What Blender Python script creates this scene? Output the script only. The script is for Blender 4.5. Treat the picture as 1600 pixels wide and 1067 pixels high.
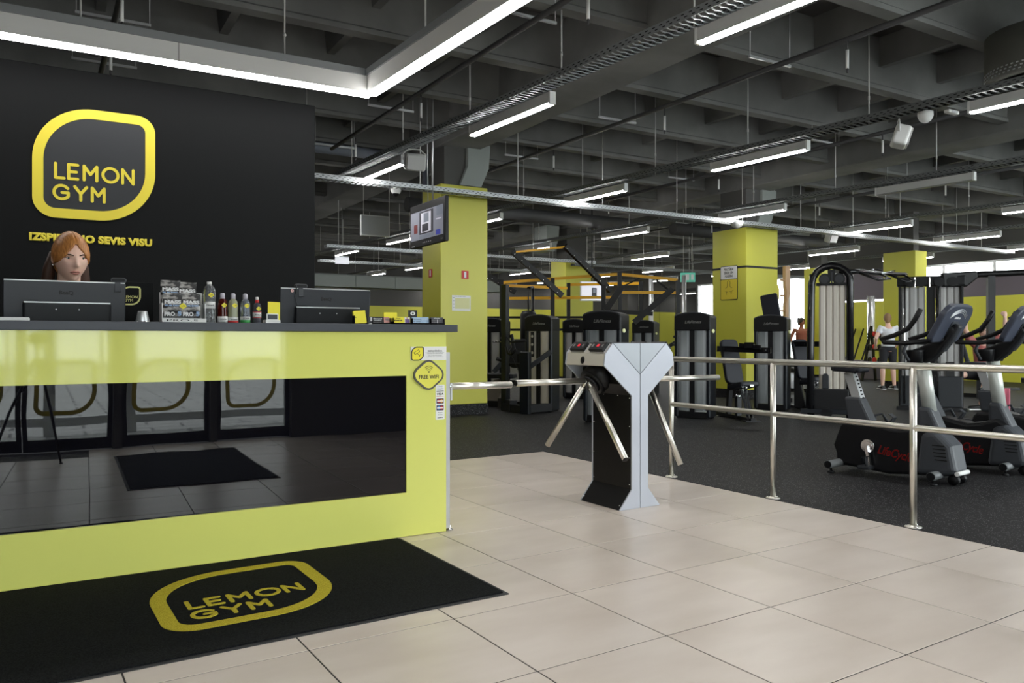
import bpy, bmesh, math, random
import numpy as np
from mathutils import Vector, Matrix, Euler

for o in list(bpy.data.objects):
    bpy.data.objects.remove(o)
SC = bpy.context.scene
COL = SC.collection
R = math.radians
PI = math.pi
random.seed(4)

# ------------------------------------------------------------------ camera, world, exposure
EYE = 1.1376
cam = bpy.data.cameras.new('camera')
cam.sensor_width = 36.0
cam.lens = 27.727
cam.shift_y = -0.0026
cam.clip_start = 0.05
cam.clip_end = 200
camo = bpy.data.objects.new('camera', cam)
COL.objects.link(camo)
camo.location = (0, 0, EYE)
camo.rotation_euler = (R(90), 0, R(-30.46))
SC.camera = camo

world = bpy.data.worlds.new('overcast_sky')
SC.world = world
world.use_nodes = True
WN = world.node_tree
bg = WN.nodes['Background']
bg.inputs['Color'].default_value = (0.93, 0.97, 1.0, 1)
bg.inputs['Strength'].default_value = 9.0

SC.view_settings.view_transform = 'Standard'
SC.view_settings.look = 'None'
SC.view_settings.gamma = 1.0
SC.view_settings.use_curve_mapping = False
SC.view_settings.exposure = 0.0
SC.cycles.sample_clamp_indirect = 6.0
SC.cycles.max_bounces = 8
SC.cycles.caustics_reflective = False
SC.cycles.caustics_refractive = False
LAMP = 62.0          # radiance of the linear lamps

# ------------------------------------------------------------------ materials
MATS = {}
def mat(name, col, rough=0.5, metal=0.0, spec=0.5, emit=0.0, emit_col=None, alpha=1.0, trans=0.0, coat=0.0, ior=1.5):
    if name in MATS:
        return MATS[name]
    m = bpy.data.materials.new(name)
    m.use_nodes = True
    b = m.node_tree.nodes['Principled BSDF']
    b.inputs['Base Color'].default_value = (*col, 1)
    b.inputs['Roughness'].default_value = rough
    b.inputs['Metallic'].default_value = metal
    b.inputs['Specular IOR Level'].default_value = spec
    b.inputs['IOR'].default_value = ior
    b.inputs['Alpha'].default_value = alpha
    b.inputs['Transmission Weight'].default_value = trans
    b.inputs['Coat Weight'].default_value = coat
    if emit:
        b.inputs['Emission Color'].default_value = (*(emit_col or col), 1)
        b.inputs['Emission Strength'].default_value = emit
    m.diffuse_color = (*col, 1)
    MATS[name] = m
    return m
def nodes(m):
    nt = m.node_tree
    return nt, nt.nodes, nt.links, nt.nodes['Principled BSDF']
def noise_col(m, c1, c2, scale, detail=4, lo=0.35, hi=0.65, coord='Object', stretch=None):
    nt, n, l, b = nodes(m)
    tc = n.new('ShaderNodeTexCoord')
    mp = n.new('ShaderNodeMapping')
    if stretch: mp.inputs['Scale'].default_value = stretch
    nz = n.new('ShaderNodeTexNoise'); nz.inputs['Scale'].default_value = scale; nz.inputs['Detail'].default_value = detail
    rp = n.new('ShaderNodeValToRGB')
    rp.color_ramp.elements[0].position = lo; rp.color_ramp.elements[0].color = (*c1, 1)
    rp.color_ramp.elements[1].position = hi; rp.color_ramp.elements[1].color = (*c2, 1)
    l.new(tc.outputs[coord], mp.inputs[0]); l.new(mp.outputs[0], nz.inputs['Vector'])
    l.new(nz.outputs[0], rp.inputs[0]); l.new(rp.outputs[0], b.inputs['Base Color'])
    return nz, rp
def bump(m, scale, strength, dist=0.01, detail=3, coord='Object', stretch=None):
    nt, n, l, b = nodes(m)
    tc = n.new('ShaderNodeTexCoord'); mp = n.new('ShaderNodeMapping')
    if stretch: mp.inputs['Scale'].default_value = stretch
    nz = n.new('ShaderNodeTexNoise'); nz.inputs['Scale'].default_value = scale; nz.inputs['Detail'].default_value = detail
    bp = n.new('ShaderNodeBump'); bp.inputs['Strength'].default_value = strength; bp.inputs['Distance'].default_value = dist
    l.new(tc.outputs[coord], mp.inputs[0]); l.new(mp.outputs[0], nz.inputs['Vector'])
    l.new(nz.outputs[0], bp.inputs['Height']); l.new(bp.outputs[0], b.inputs['Normal'])

YEL = (0.60, 0.58, 0.06)
m_yellow = mat('yellow_paint', YEL, 0.42)
m_yelgloss = mat('yellow_gloss_laminate', (0.72, 0.74, 0.19), 0.05, spec=0.4)
bump(m_yelgloss, 2.2, 0.03, 0.01, 1)
m_blackglass = mat('black_glass', (0.004, 0.004, 0.006), 0.015, spec=0.62)
bump(m_blackglass, 3.0, 0.05, 0.01, 1)
m_logo = mat('logo_yellow', (0.75, 0.62, 0.045), 0.5)
m_logodark = mat('logo_dark_inner', (0.016, 0.018, 0.022), 0.6)
m_wallblack = mat('matt_black_wall', (0.0075, 0.008, 0.0085), 0.7, spec=0.12)
bump(m_wallblack, 60, 0.05, 0.002)
m_tile = mat('beige_porcelain', (0.55, 0.48, 0.42), 0.32)
nz, rp = noise_col(m_tile, (0.60, 0.515, 0.445), (0.70, 0.615, 0.545), 1.6, 5, 0.3, 0.72, 'Object', (1.2, 3.2, 1))
nt, n_, l_, b_ = nodes(m_tile)
oi = n_.new('ShaderNodeObjectInfo'); mx = n_.new('ShaderNodeMixRGB'); mx.blend_type = 'MULTIPLY'
mr = n_.new('ShaderNodeMapRange'); mr.inputs[3].default_value = 0.965; mr.inputs[4].default_value = 1.02
va = n_.new('ShaderNodeVectorMath'); va.operation = 'ADD'
l_.new(oi.outputs['Random'], mr.inputs[0]); mx.inputs[0].default_value = 1
l_.new(rp.outputs[0], mx.inputs[1]); l_.new(mr.outputs[0], mx.inputs[2]); l_.new(mx.outputs[0], b_.inputs['Base Color'])
mp_ = [x for x in n_ if x.type == 'MAPPING'][0]
sc_ = n_.new('ShaderNodeVectorMath'); sc_.operation = 'SCALE'; sc_.inputs['Scale'].default_value = 37.0
cb = n_.new('ShaderNodeCombineXYZ')
for k in range(3): l_.new(oi.outputs['Random'], cb.inputs[k])
l_.new(cb.outputs[0], sc_.inputs[0]); l_.new(sc_.outputs[0], mp_.inputs['Location'])

m_rubber = mat('black_rubber_flooring', (0.02, 0.02, 0.022), 0.6, spec=0.22)
nt, n_, l_, b_ = nodes(m_rubber)
tc = n_.new('ShaderNodeTexCoord')
vo = n_.new('ShaderNodeTexVoronoi'); vo.inputs['Scale'].default_value = 150
w1 = n_.new('ShaderNodeTexWhiteNoise')
gt = n_.new('ShaderNodeMath'); gt.operation = 'GREATER_THAN'; gt.inputs[1].default_value = 0.86
lt = n_.new('ShaderNodeMath'); lt.operation = 'LESS_THAN'; lt.inputs[1].default_value = 0.42
mu = n_.new('ShaderNodeMath'); mu.operation = 'MULTIPLY'
mxr = n_.new('ShaderNodeMixRGB'); mxr.inputs[1].default_value = (0.0105, 0.0098, 0.0106, 1); mxr.inputs[2].default_value = (0.26, 0.26, 0.27, 1)
l_.new(tc.outputs['Object'], vo.inputs['Vector']); l_.new(vo.outputs['Color'], w1.inputs['Vector'])
l_.new(w1.outputs['Value'], gt.inputs[0]); l_.new(vo.outputs['Distance'], lt.inputs[0])
l_.new(gt.outputs[0], mu.inputs[0]); l_.new(lt.outputs[0], mu.inputs[1]); l_.new(mu.outputs[0], mxr.inputs[0])
l_.new(mxr.outputs[0], b_.inputs['Base Color'])
bump(m_rubber, 120, 0.15, 0.003)

m_grout = mat('grout', (0.03, 0.026, 0.022), 0.9)
m_concrete = mat('grey_painted_concrete', (0.15, 0.15, 0.146), 0.75, spec=0.25)
noise_col(m_concrete, (0.165, 0.165, 0.16), (0.235, 0.235, 0.228), 1.3, 5)
m_concrete_d = mat('dark_painted_concrete', (0.11, 0.108, 0.104), 0.8, spec=0.2)
m_duct = mat('grey_green_duct', (0.30, 0.33, 0.31), 0.6)
m_pipe = mat('dark_pipe', (0.06, 0.06, 0.062), 0.6)
m_pipeblue = mat('blue_grey_pipe', (0.20, 0.22, 0.27), 0.55)
m_alu = mat('aluminium_profile', (0.62, 0.63, 0.64), 0.35, 0.6)
m_lampcase = mat('lamp_housing', (0.62, 0.62, 0.60), 0.45, 0.3)
m_white = mat('white_plastic', (0.8, 0.8, 0.78), 0.4)
m_glow = mat('lamp_diffuser', (1, 1, 1), 0.5, emit=LAMP, emit_col=(1.0, 0.985, 0.96))
m_glowl = mat('corner_lamp_diffuser', (1, 1, 1), 0.5, emit=LAMP*.44, emit_col=(1.0, 0.985, 0.96))
m_off = mat('unlit_diffuser', (0.30, 0.30, 0.29), 0.4)
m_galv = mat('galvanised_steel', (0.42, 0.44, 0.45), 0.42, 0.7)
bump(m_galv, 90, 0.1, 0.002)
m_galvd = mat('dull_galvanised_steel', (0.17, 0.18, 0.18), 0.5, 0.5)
m_slot = mat('dark_slot', (0.01, 0.01, 0.01), 0.9)
m_rod = mat('hanger_rod_steel', (0.62, 0.62, 0.60), 0.5, 0.2)
m_whitecase = mat('white_lamp_profile', (0.86, 0.86, 0.84), 0.4)
m_steel = mat('brushed_stainless', (0.80, 0.77, 0.70), 0.36, 1.0)
m_chrome = mat('chrome', (0.75, 0.75, 0.76), 0.12, 1.0)
m_silver = mat('silver_powder_coat', (0.46, 0.48, 0.54), 0.45, 0.2)
m_silver2 = mat('silver_grey_inlay', (0.33, 0.35, 0.38), 0.42, 0.3)
m_beigebox = mat('warm_grey_powder_coat', (0.52, 0.49, 0.43), 0.45)
m_blackpc = mat('black_powder_coat', (0.008, 0.0075, 0.0075), 0.4, spec=.25)
m_blackpl = mat('black_plastic', (0.007, 0.007, 0.008), 0.45, spec=.3)
m_blackgl = mat('black_gloss_paint', (0.008, 0.008, 0.009), 0.2, spec=.4)
m_darkgrey = mat('dark_grey_plastic', (0.022, 0.024, 0.028), 0.5, spec=.35)
m_midgrey = mat('mid_grey_plastic', (0.050, 0.054, 0.062), 0.45, spec=.4)
m_consoleg = mat('console_blue_grey', (0.045, 0.052, 0.075), 0.45, spec=.4)
m_navy = mat('dark_navy_steel', (0.008, 0.010, 0.014), 0.35, spec=.4)
m_pad = mat('black_vinyl_pad', (0.011, 0.012, 0.018), 0.5, spec=.35)
m_shroud = mat('smoked_shroud', (0.30, 0.32, 0.33), 0.28, spec=0.5)
noise_col(m_shroud, (0.17, 0.19, 0.20), (0.42, 0.44, 0.45), 1.1, 2, 0.3, 0.7, 'Object', (2.0, 2.0, 1.0))
m_shroudb = mat('beige_shroud', (0.52, 0.48, 0.42), 0.4)
m_shroudw = mat('pale_grey_shroud', (0.40, 0.39, 0.38), 0.35)
m_slab = mat('slate_grey_laminate', (0.050, 0.056, 0.070), 0.45, spec=.4)
m_lettergrey = mat('grey_lettering', (0.20, 0.20, 0.19), 0.5)
m_letterwhite = mat('white_lettering', (0.8, 0.8, 0.8), 0.5)
m_black = mat('black_print', (0.012, 0.012, 0.012), 0.6)
m_red = mat('red_print', (0.55, 0.02, 0.02), 0.5)
m_orange = mat('orange_powder_coat', (0.80, 0.42, 0.02), 0.4)
m_wood = mat('pale_wood', (0.52, 0.33, 0.19), 0.5)
noise_col(m_wood, (0.42, 0.25, 0.13), (0.62, 0.42, 0.26), 3, 5, 0.3, 0.7, 'Object', (9, 9, 0.5))
m_paper = mat('white_paper', (0.82, 0.82, 0.80), 0.6)
m_yelpaper = mat('yellow_card', (0.85, 0.75, 0.03), 0.5)
m_glass = mat('clear_glass', (1, 1, 1), 0.0)
nt, n_, l_, b_ = nodes(m_glass)
tb = n_.new('ShaderNodeBsdfTransparent'); tb.inputs[0].default_value = (.93, .95, .94, 1)
gb_ = n_.new('ShaderNodeBsdfGlossy'); gb_.inputs['Roughness'].default_value = 0.0
fr = n_.new('ShaderNodeFresnel'); fr.inputs['IOR'].default_value = 1.45
mg = n_.new('ShaderNodeMixShader')
gq = n_.new('ShaderNodeNewGeometry'); iv = n_.new('ShaderNodeMath'); iv.operation = 'SUBTRACT'; iv.inputs[0].default_value = 1.0
ml = n_.new('ShaderNodeMath'); ml.operation = 'MULTIPLY'
l_.new(gq.outputs['Backfacing'], iv.inputs[1]); l_.new(iv.outputs[0], ml.inputs[0]); l_.new(fr.outputs[0], ml.inputs[1]); l_.new(ml.outputs[0], mg.inputs[0]); l_.new(tb.outputs[0], mg.inputs[1]); l_.new(gb_.outputs[0], mg.inputs[2])
l_.new(mg.outputs[0], [x for x in n_ if x.type == 'OUTPUT_MATERIAL'][0].inputs['Surface'])
m_mirror = mat('gym_mirror', (0.55, 0.56, 0.55), 0.02, 1.0)
m_mat = mat('black_carpet_mat', (0.0075, 0.0078, 0.0085), 0.95, spec=0.1)
nzm, rpm = noise_col(m_mat, (0.004, 0.0042, 0.005), (0.014, 0.015, 0.016), 160, 2)
bump(m_mat, 300, 0.6, 0.004)
m_matyel = mat('yellow_carpet', (0.52, 0.43, 0.03), 0.95, spec=0.1)
noise_col(m_matyel, (0.40, 0.32, 0.02), (0.62, 0.52, 0.06), 220, 2)
m_rubedge = mat('rubber_edge', (0.02, 0.02, 0.021), 0.7)
m_purple = mat('mauve_grey_paint', (0.125, 0.105, 0.125), 0.6)
m_skin = mat('skin', (0.86, 0.56, 0.44), 0.5)
nt, n_, l_, b_ = nodes(m_skin)
b_.inputs['Subsurface Weight'].default_value = 0.12
b_.inputs['Subsurface Radius'].default_value = (0.012, 0.004, 0.002)
m_hairred = mat('copper_hair', (0.36, 0.13, 0.03), 0.42)
noise_col(m_hairred, (0.30, 0.105, 0.02), (0.62, 0.27, 0.08), 14, 4, 0.3, 0.7, 'Object', (14, 3, 3))

# ------------------------------------------------------------------ mesh builder
class MB:
    def __init__(s):
        s.v = []; s.f = []; s.sm = []; s.mi = []
    def add(s, vs, fs, smooth=False, mi=0):
        o = len(s.v)
        s.v += [tuple(p) for p in vs]
        for f in fs:
            s.f.append([i + o for i in f]); s.sm.append(smooth); s.mi.append(mi)
        return s
    def box(s, x0, y0, z0, x1, y1, z1, mi=0):
        vs = [(x0,y0,z0),(x1,y0,z0),(x1,y1,z0),(x0,y1,z0),(x0,y0,z1),(x1,y0,z1),(x1,y1,z1),(x0,y1,z1)]
        return s.add(vs, [(0,3,2,1),(4,5,6,7),(0,1,5,4),(1,2,6,5),(2,3,7,6),(3,0,4,7)], False, mi)
    def cbox(s, c, d, rot=None, mi=0):
        M = (rot if isinstance(rot, Matrix) else Euler(rot).to_matrix()) if rot is not None else Matrix.Identity(3)
        c = Vector(c); hx, hy, hz = d[0]/2, d[1]/2, d[2]/2
        vs = [c + M @ Vector(p) for p in [(-hx,-hy,-hz),(hx,-hy,-hz),(hx,hy,-hz),(-hx,hy,-hz),(-hx,-hy,hz),(hx,-hy,hz),(hx,hy,hz),(-hx,hy,hz)]]
        return s.add(vs, [(0,3,2,1),(4,5,6,7),(0,1,5,4),(1,2,6,5),(2,3,7,6),(3,0,4,7)], False, mi)
    def bar(s, p0, p1, w, h, up=(0,0,1), mi=0):
        p0 = Vector(p0); p1 = Vector(p1); d = (p1-p0).normalized(); up = Vector(up)
        if abs(d.dot(up)) > 0.98: up = Vector((0,1,0))
        sx = d.cross(up).normalized()*w/2; sz = sx.cross(d).normalized()*h/2
        vs = [p0-sx-sz, p0+sx-sz, p0+sx+sz, p0-sx+sz, p1-sx-sz, p1+sx-sz, p1+sx+sz, p1-sx+sz]
        return s.add(vs, [(0,1,2,3),(7,6,5,4),(0,4,5,1),(1,5,6,2),(2,6,7,3),(3,7,4,0)], False, mi)
    def tube(s, pts, r, n=10, mi=0, flat=1.0, closed=False):
        pts = [Vector(p) for p in pts]; k = len(pts)
        rs = list(r) if isinstance(r, (list, tuple)) else [r]*k
        T = []
        for i in range(k):
            a = pts[i-1] if (i > 0 or closed) else pts[i]; b = pts[(i+1) % k] if (i < k-1 or closed) else pts[i]
            T.append((b-a).normalized())
        u = T[0].orthogonal().normalized()
        if abs(T[0].z) < 0.9: u = Vector((0,0,1)).cross(T[0]).normalized()
        vs = []; fs = []
        for i in range(k):
            u = (u - T[i]*u.dot(T[i])).normalized(); w = T[i].cross(u)
            for j in range(n):
                a = 2*PI*j/n
                vs.append(pts[i] + u*math.cos(a)*rs[i] + w*math.sin(a)*rs[i]*flat)
        m = k if closed else k-1
        for i in range(m):
            for j in range(n):
                i2 = (i+1) % k
                fs.append((i*n+j, i*n+(j+1) % n, i2*n+(j+1) % n, i2*n+j))
        s.add(vs, fs, True, mi)
        if not closed:
            o = len(s.v)-len(vs)
            s.f.append([o+j for j in range(n)][::-1]); s.sm.append(False); s.mi.append(mi)
            s.f.append([o+(k-1)*n+j for j in range(n)]); s.sm.append(False); s.mi.append(mi)
        return s
    def cyl(s, p0, p1, r, n=14, mi=0, r1=None):
        return s.tube([p0, p1], [r, r if r1 is None else r1], n, mi)
    def lathe(s, prof, n=16, at=(0,0,0), mi=0, sy=1.0):
        vs = []; fs = []; k = len(prof); at = Vector(at)
        for (r, z) in prof:
            for j in range(n):
                a = 2*PI*j/n
                vs.append(at + Vector((r*math.cos(a), r*sy*math.sin(a), z)))
        for i in range(k-1):
            for j in range(n):
                fs.append((i*n+j, i*n+(j+1) % n, (i+1)*n+(j+1) % n, (i+1)*n+j))
        s.add(vs, fs, True, mi)
        o = len(s.v)-len(vs)
        if prof[0][0] > 1e-4: s.f.append([o+j for j in range(n)][::-1]); s.sm.append(False); s.mi.append(mi)
        if prof[-1][0] > 1e-4: s.f.append([o+(k-1)*n+j for j in range(n)]); s.sm.append(False); s.mi.append(mi)
        return s
    def prism(s, poly, a, b, plane='xz', mi=0):
        # poly in the named plane, extruded from a to b along the third axis
        def P(p, t):
            return {'xz': (p[0], t, p[1]), 'yz': (t, p[0], p[1]), 'xy': (p[0], p[1], t)}[plane]
        n = len(poly)
        ar = sum(poly[i][0]*poly[(i+1) % n][1]-poly[(i+1) % n][0]*poly[i][1] for i in range(n))
        if (ar > 0) == (plane == 'xz'): poly = poly[::-1]
        vs = [P(p, a) for p in poly] + [P(p, b) for p in poly]
        fs = [list(range(n))[::-1], list(range(n, 2*n))] + [(i, (i+1) % n, n+(i+1) % n, n+i) for i in range(n)]
        if a > b: fs = [f[::-1] for f in fs]
        return s.add(vs, fs, False, mi)
    def ring(s, out, inn, a, b, plane='xz', mi=0):
        # band between two outlines with the same number of points
        def P(p, t):
            return {'xz': (p[0], t, p[1]), 'yz': (t, p[0], p[1]), 'xy': (p[0], p[1], t)}[plane]
        n = len(out)
        vs = [P(p, a) for p in out]+[P(p, a) for p in inn]+[P(p, b) for p in out]+[P(p, b) for p in inn]
        fs = []
        for i in range(n):
            j = (i+1) % n
            fs += [(i, j, n+j, n+i), (2*n+i, 3*n+i, 3*n+j, 2*n+j), (i, 2*n+i, 2*n+j, j), (n+i, n+j, 3*n+j, 3*n+i)]
        return s.add(vs, fs, False, mi)
    def ball(s, c, r, nu=14, nv=10, rot=None, mi=0):
        r = (r, r, r) if isinstance(r, (int, float)) else r
        M = Euler(rot).to_matrix() if rot is not None else Matrix.Identity(3)
        c = Vector(c); vs = []; fs = []
        vs.append(c + M @ Vector((0, 0, r[2])))
        for i in range(1, nv):
            t = PI*i/nv
            for j in range(nu):
                p = 2*PI*j/nu
                vs.append(c + M @ Vector((r[0]*math.sin(t)*math.cos(p), r[1]*math.sin(t)*math.sin(p), r[2]*math.cos(t))))
        vs.append(c + M @ Vector((0, 0, -r[2])))
        e = len(vs)-1
        for j in range(nu): fs.append((0, 1+j, 1+(j+1) % nu))
        for i in range(nv-2):
            for j in range(nu):
                a = 1+i*nu+j; b = 1+i*nu+(j+1) % nu
                fs.append((a, a+nu, b+nu, b))
        for j in range(nu): fs.append((e, 1+(nv-2)*nu+(j+1) % nu, 1+(nv-2)*nu+j))
        return s.add(vs, fs, True, mi)
    def mesh(s, name, mats):
        me = bpy.data.meshes.new(name)
        me.from_pydata(s.v, [], s.f)
        me.polygons.foreach_set('use_smooth', s.sm)
        for m in (mats if isinstance(mats, (list, tuple)) else [mats]): me.materials.append(m)
        me.polygons.foreach_set('material_index', s.mi)
        bm = bmesh.new(); bm.from_mesh(me); bmesh.ops.recalc_face_normals(bm, faces=bm.faces[:]); bm.to_mesh(me); bm.free()
        me.update()
        return me
    def build(s, name, mats, parent=None, loc=(0,0,0), rot=(0,0,0), bev=0, seg=2):
        o = bpy.data.objects.new(name, s.mesh(name, mats))
        COL.objects.link(o)
        o.location = loc; o.rotation_euler = rot
        if parent: o.parent = parent
        if bev:
            md = o.modifiers.new('bevel', 'BEVEL'); md.width = bev; md.segments = seg; md.limit_method = 'ANGLE'; md.angle_limit = R(50)
        return o

def put(me, name, parent=None, loc=(0,0,0), rot=(0,0,0)):
    o = bpy.data.objects.new(name, me); COL.objects.link(o)
    o.location = loc; o.rotation_euler = rot
    if parent: o.parent = parent
    return o
def tag(o, label=None, cat=None, group=None, kind=None):
    if label: o['label'] = label
    if cat: o['category'] = cat
    if group: o['group'] = group
    if kind: o['kind'] = kind
    return o
def thing(name, label, cat, loc=(0,0,0), rotz=0.0, group=None):
    o = bpy.data.objects.new(name, None); COL.objects.link(o)
    o.empty_display_size = 0.05
    o.location = loc; o.rotation_euler = (0, 0, rotz)
    return tag(o, label, cat, group)
KIDS = {}
def dup(root, loc, rotz=None, label=None, group=None):
    def cp(o, parent):
        c = o.copy(); COL.objects.link(c); c.parent = parent
        for k in list(o.children): cp(k, c)
        return c
    r = cp(root, None)
    r.location = loc
    if rotz is not None: r.rotation_euler = (0, 0, rotz)
    if label: r['label'] = label
    if group: r['group'] = group
    return r

TEXTS = {}
def text_mesh(s, size, ext=0.001, bold=0.0, shear=0.0, spacing=1.0, align='CENTER'):
    key = (s, size, ext, bold, shear, spacing, align)
    if key in TEXTS: return TEXTS[key]
    cu = bpy.data.curves.new('lettering', 'FONT')
    cu.body = s; cu.size = size; cu.extrude = ext; cu.bevel_depth = bold; cu.bevel_resolution = 0; cu.shear = shear; cu.space_character = spacing
    cu.align_x = align; cu.align_y = 'CENTER'; cu.resolution_u = 3
    o = bpy.data.objects.new('lettering', cu); COL.objects.link(o)
    bpy.context.view_layer.update()
    dg = bpy.context.evaluated_depsgraph_get()
    me = bpy.data.meshes.new_from_object(o.evaluated_get(dg))
    bpy.data.objects.remove(o)
    TEXTS[key] = me
    return me
def frame(right, up, origin=(0,0,0)):
    r = Vector(right).normalized(); u = Vector(up); u = (u - r*u.dot(r)).normalized(); n = r.cross(u)
    M = Matrix((r, u, n)).transposed().to_4x4(); M.translation = Vector(origin)
    return M
def text(s, size, m, parent, origin, right=(1,0,0), up=(0,0,1), name='lettering', fit=None, **kw):
    me = text_mesh(s, size, **kw).copy()
    me.materials.clear(); me.materials.append(m)
    if kw.get('bold'):
        e_ = kw.get('ext', .001); me.transform(Matrix.Scale(e_/(e_+kw['bold']), 4, (0, 0, 1)))
    if fit:
        xs = [v.co.x for v in me.vertices]; w = max(xs)-min(xs)
        me.transform(Matrix.Scale(fit/w, 4, (1, 0, 0)))
        if kw.get('align', 'CENTER') == 'CENTER':
            xs = [v.co.x for v in me.vertices]; me.transform(Matrix.Translation((-(max(xs)+min(xs))/2, 0, 0)))
    o = bpy.data.objects.new(name, me); COL.objects.link(o)
    o.parent = parent
    o.matrix_local = frame(right, up, origin)
    return o
def arc(cx, cy, r, a0, a1, n=8):
    return [(cx+r*math.cos(R(a0+(a1-a0)*i/n)), cy+r*math.sin(R(a0+(a1-a0)*i/n))) for i in range(n+1)]
def rrect(x0, z0, x1, z1, r, n=5):
    r = r if isinstance(r, (list, tuple)) else [r]*4     # bl, br, tr, tl
    return arc(x0+r[0], z0+r[0], r[0], 180, 270, n)+arc(x1-r[1], z0+r[1], r[1], 270, 360, n)+arc(x1-r[2], z1-r[2], r[2], 0, 90, n)+arc(x0+r[3], z1-r[3], r[3], 90, 180, n)
STROKES = {  # letters as centre lines in a unit-high cell
 'L': (0.52, [[(0,1),(0,0),(.52,0)]]),
 'E': (0.56, [[(.56,1),(0,1),(0,0),(.56,0)], [(0,.5),(.48,.5)]]),
 'M': (0.80, [[(0,0),(0,1),(.40,.42),(.80,1),(.80,0)]]),
 'O': (0.98, [[(.49+.49*math.cos(t*PI/10), .5+.5*math.sin(t*PI/10)) for t in range(21)]]),
 'N': (0.70, [[(0,0),(0,1),(.70,0),(.70,1)]]),
 'G': (0.92, [[(.49+.49*math.cos(t*PI/10), .5+.5*math.sin(t*PI/10)) for t in range(2, 18)]+[(.78,.09),(.92,.22),(.92,.48),(.52,.48)]]),
 'Y': (0.78, [[(0,1),(.39,.48),(.78,1)], [(.39,.48),(.39,0)]]),
}
def stroke_letter(mb, ch, x, z, h, w, a, b, plane):
    for line in STROKES[ch][1]:
        pts = [Vector((x+p[0]*h, z+p[1]*h)) for p in line]
        for i in range(len(pts)-1):
            p, q = pts[i], pts[i+1]
            ang = math.degrees(math.atan2(q.y-p.y, q.x-p.x))
            # each segment a capsule
            e = (i % 3)*.0003+.0009*STROKES[ch][1].index(line)
            mb.prism(arc(p.x, p.y, w/2, ang+90, ang+270, 5)+arc(q.x, q.y, w/2, ang-90, ang+90, 5), a-e, b+e, plane)
def logo_outline(d):
    # rounded lemon outline (square with two big and two small corners), inset by d; origin at lower left of the outer square
    x0, x1, z0, z1 = d, 0.757-d, d, 0.765-d
    return rrect(x0, z0, x1, z1, [max(.135-d,.02), .36-d, max(.12-d,.02), .37-d], 16)
def logo_parts(parent, plane, a, b, origin, m_y, m_in, names=('outline_band', 'inner_panel', 'letter'), inner=True):
    ox, oz = origin
    sh = lambda poly: [(p[0]+ox, p[1]+oz) for p in poly]
    mb = MB(); mb.ring(sh(logo_outline(0)), sh(logo_outline(.065)), a, b, plane)
    mb.build(names[0], m_y, parent)
    if inner:
        mb = MB(); mb.prism(sh(logo_outline(.0655)), b, b+(a-b)*.45, plane); mb.build(names[1], m_in, parent)
    x = 0.136
    for ch, adv in zip('LEMON', (.078, .093, .115, .124, 0)):
        mb = MB(); stroke_letter(mb, ch, x+ox, .273+oz, .097, .019, a, b, plane); mb.build(names[2], m_y, parent); x += adv
    x = 0.127
    for ch, adv in zip('GYM', (.124, .106, 0)):
        mb = MB(); stroke_letter(mb, ch, x+ox, .130+oz, .092, .019, a, b, plane); mb.build(names[2], m_y, parent); x += adv
TA = R(2.198)                      # the tiled floor, turnstile and railing are turned by this against the building
def TF(x, y, z=0):
    return (x*math.cos(TA)-y*math.sin(TA), x*math.sin(TA)+y*math.cos(TA), z)

# ------------------------------------------------------------------ the building
XW0, XW1, YW0, YW1, ZC = -4.5, 22.0, -0.75, 30.0, 4.78
floor = MB().box(XW0, YW0-.2, -0.06, XW1+.2, YW1, -0.012).build('floor', m_rubber); tag(floor, kind='structure')
g = MB().box(-40, -40, -0.20, 70, 60, -0.061).build('ground', mat('outdoor_paving', (0.55, 0.54, 0.52), 0.8)); tag(g, kind='structure')
nt, n_, l_, b_ = nodes(MATS['outdoor_paving'])
bk = n_.new('ShaderNodeTexBrick'); tc = n_.new('ShaderNodeTexCoord'); l_.new(tc.outputs['Object'], bk.inputs['Vector'])
bk.inputs['Scale'].default_value = 0.62; bk.inputs['Color1'].default_value = (.40, .40, .39, 1); bk.inputs['Color2'].default_value = (.47, .47, .46, 1); bk.inputs['Mortar'].default_value = (.12, .12, .12, 1); bk.inputs['Mortar Size'].default_value = 0.014
l_.new(bk.outputs['Color'], b_.inputs['Base Color'])
# porcelain tiles, each one its own piece (turned frame)
xs = [2.13093+.6*k for k in range(-10, 5)]; xs[-1] = 4.562
ys = [2.8267+.6*k for k in range(-6, 7)]; ys[-1] = 6.53
tile_meshes = {}
root = floor
gr = MB()
for i in range(len(xs)-1):
    for j in range(len(ys)-1):
        w, d = xs[i+1]-xs[i], ys[j+1]-ys[j]
        cx, cy = (xs[i]+xs[i+1])/2, (ys[j]+ys[j+1])/2
        wx, wy, _ = TF(cx, cy)
        if wx < XW0+.4 or wy < YW0+.28: continue
        key = (round(w, 3), round(d, 3))
        if key not in tile_meshes:
            e = .0030; h = .0012
            mb = MB()
            a, b2 = w/2-e, d/2-e
            vs = [(-a,-b2,-.012),(a,-b2,-.012),(a,b2,-.012),(-a,b2,-.012),(-a,-b2,-h),(a,-b2,-h),(a,b2,-h),(-a,b2,-h),(-a+h,-b2+h,0),(a-h,-b2+h,0),(a-h,b2-h,0),(-a+h,b2-h,0)]
            mb.add(vs, [(0,1,5,4),(1,2,6,5),(2,3,7,6),(3,0,4,7),(4,5,9,8),(5,6,10,9),(6,7,11,10),(7,4,8,11),(8,9,10,11)])
            tile_meshes[key] = mb.mesh('tile', m_tile)
        put(tile_meshes[key], 'tile', floor, (wx, wy, 0), (0, 0, TA))
gw = MB(); c4 = [TF(-2.6, -.55), TF(4.56, -.55), TF(4.56, 6.528), TF(-2.6, 6.528)]
gw.prism([(p[0], p[1]) for p in c4], -0.0119, -0.0018, 'xy'); gw.build('grout_bed', m_grout, floor)
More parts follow.
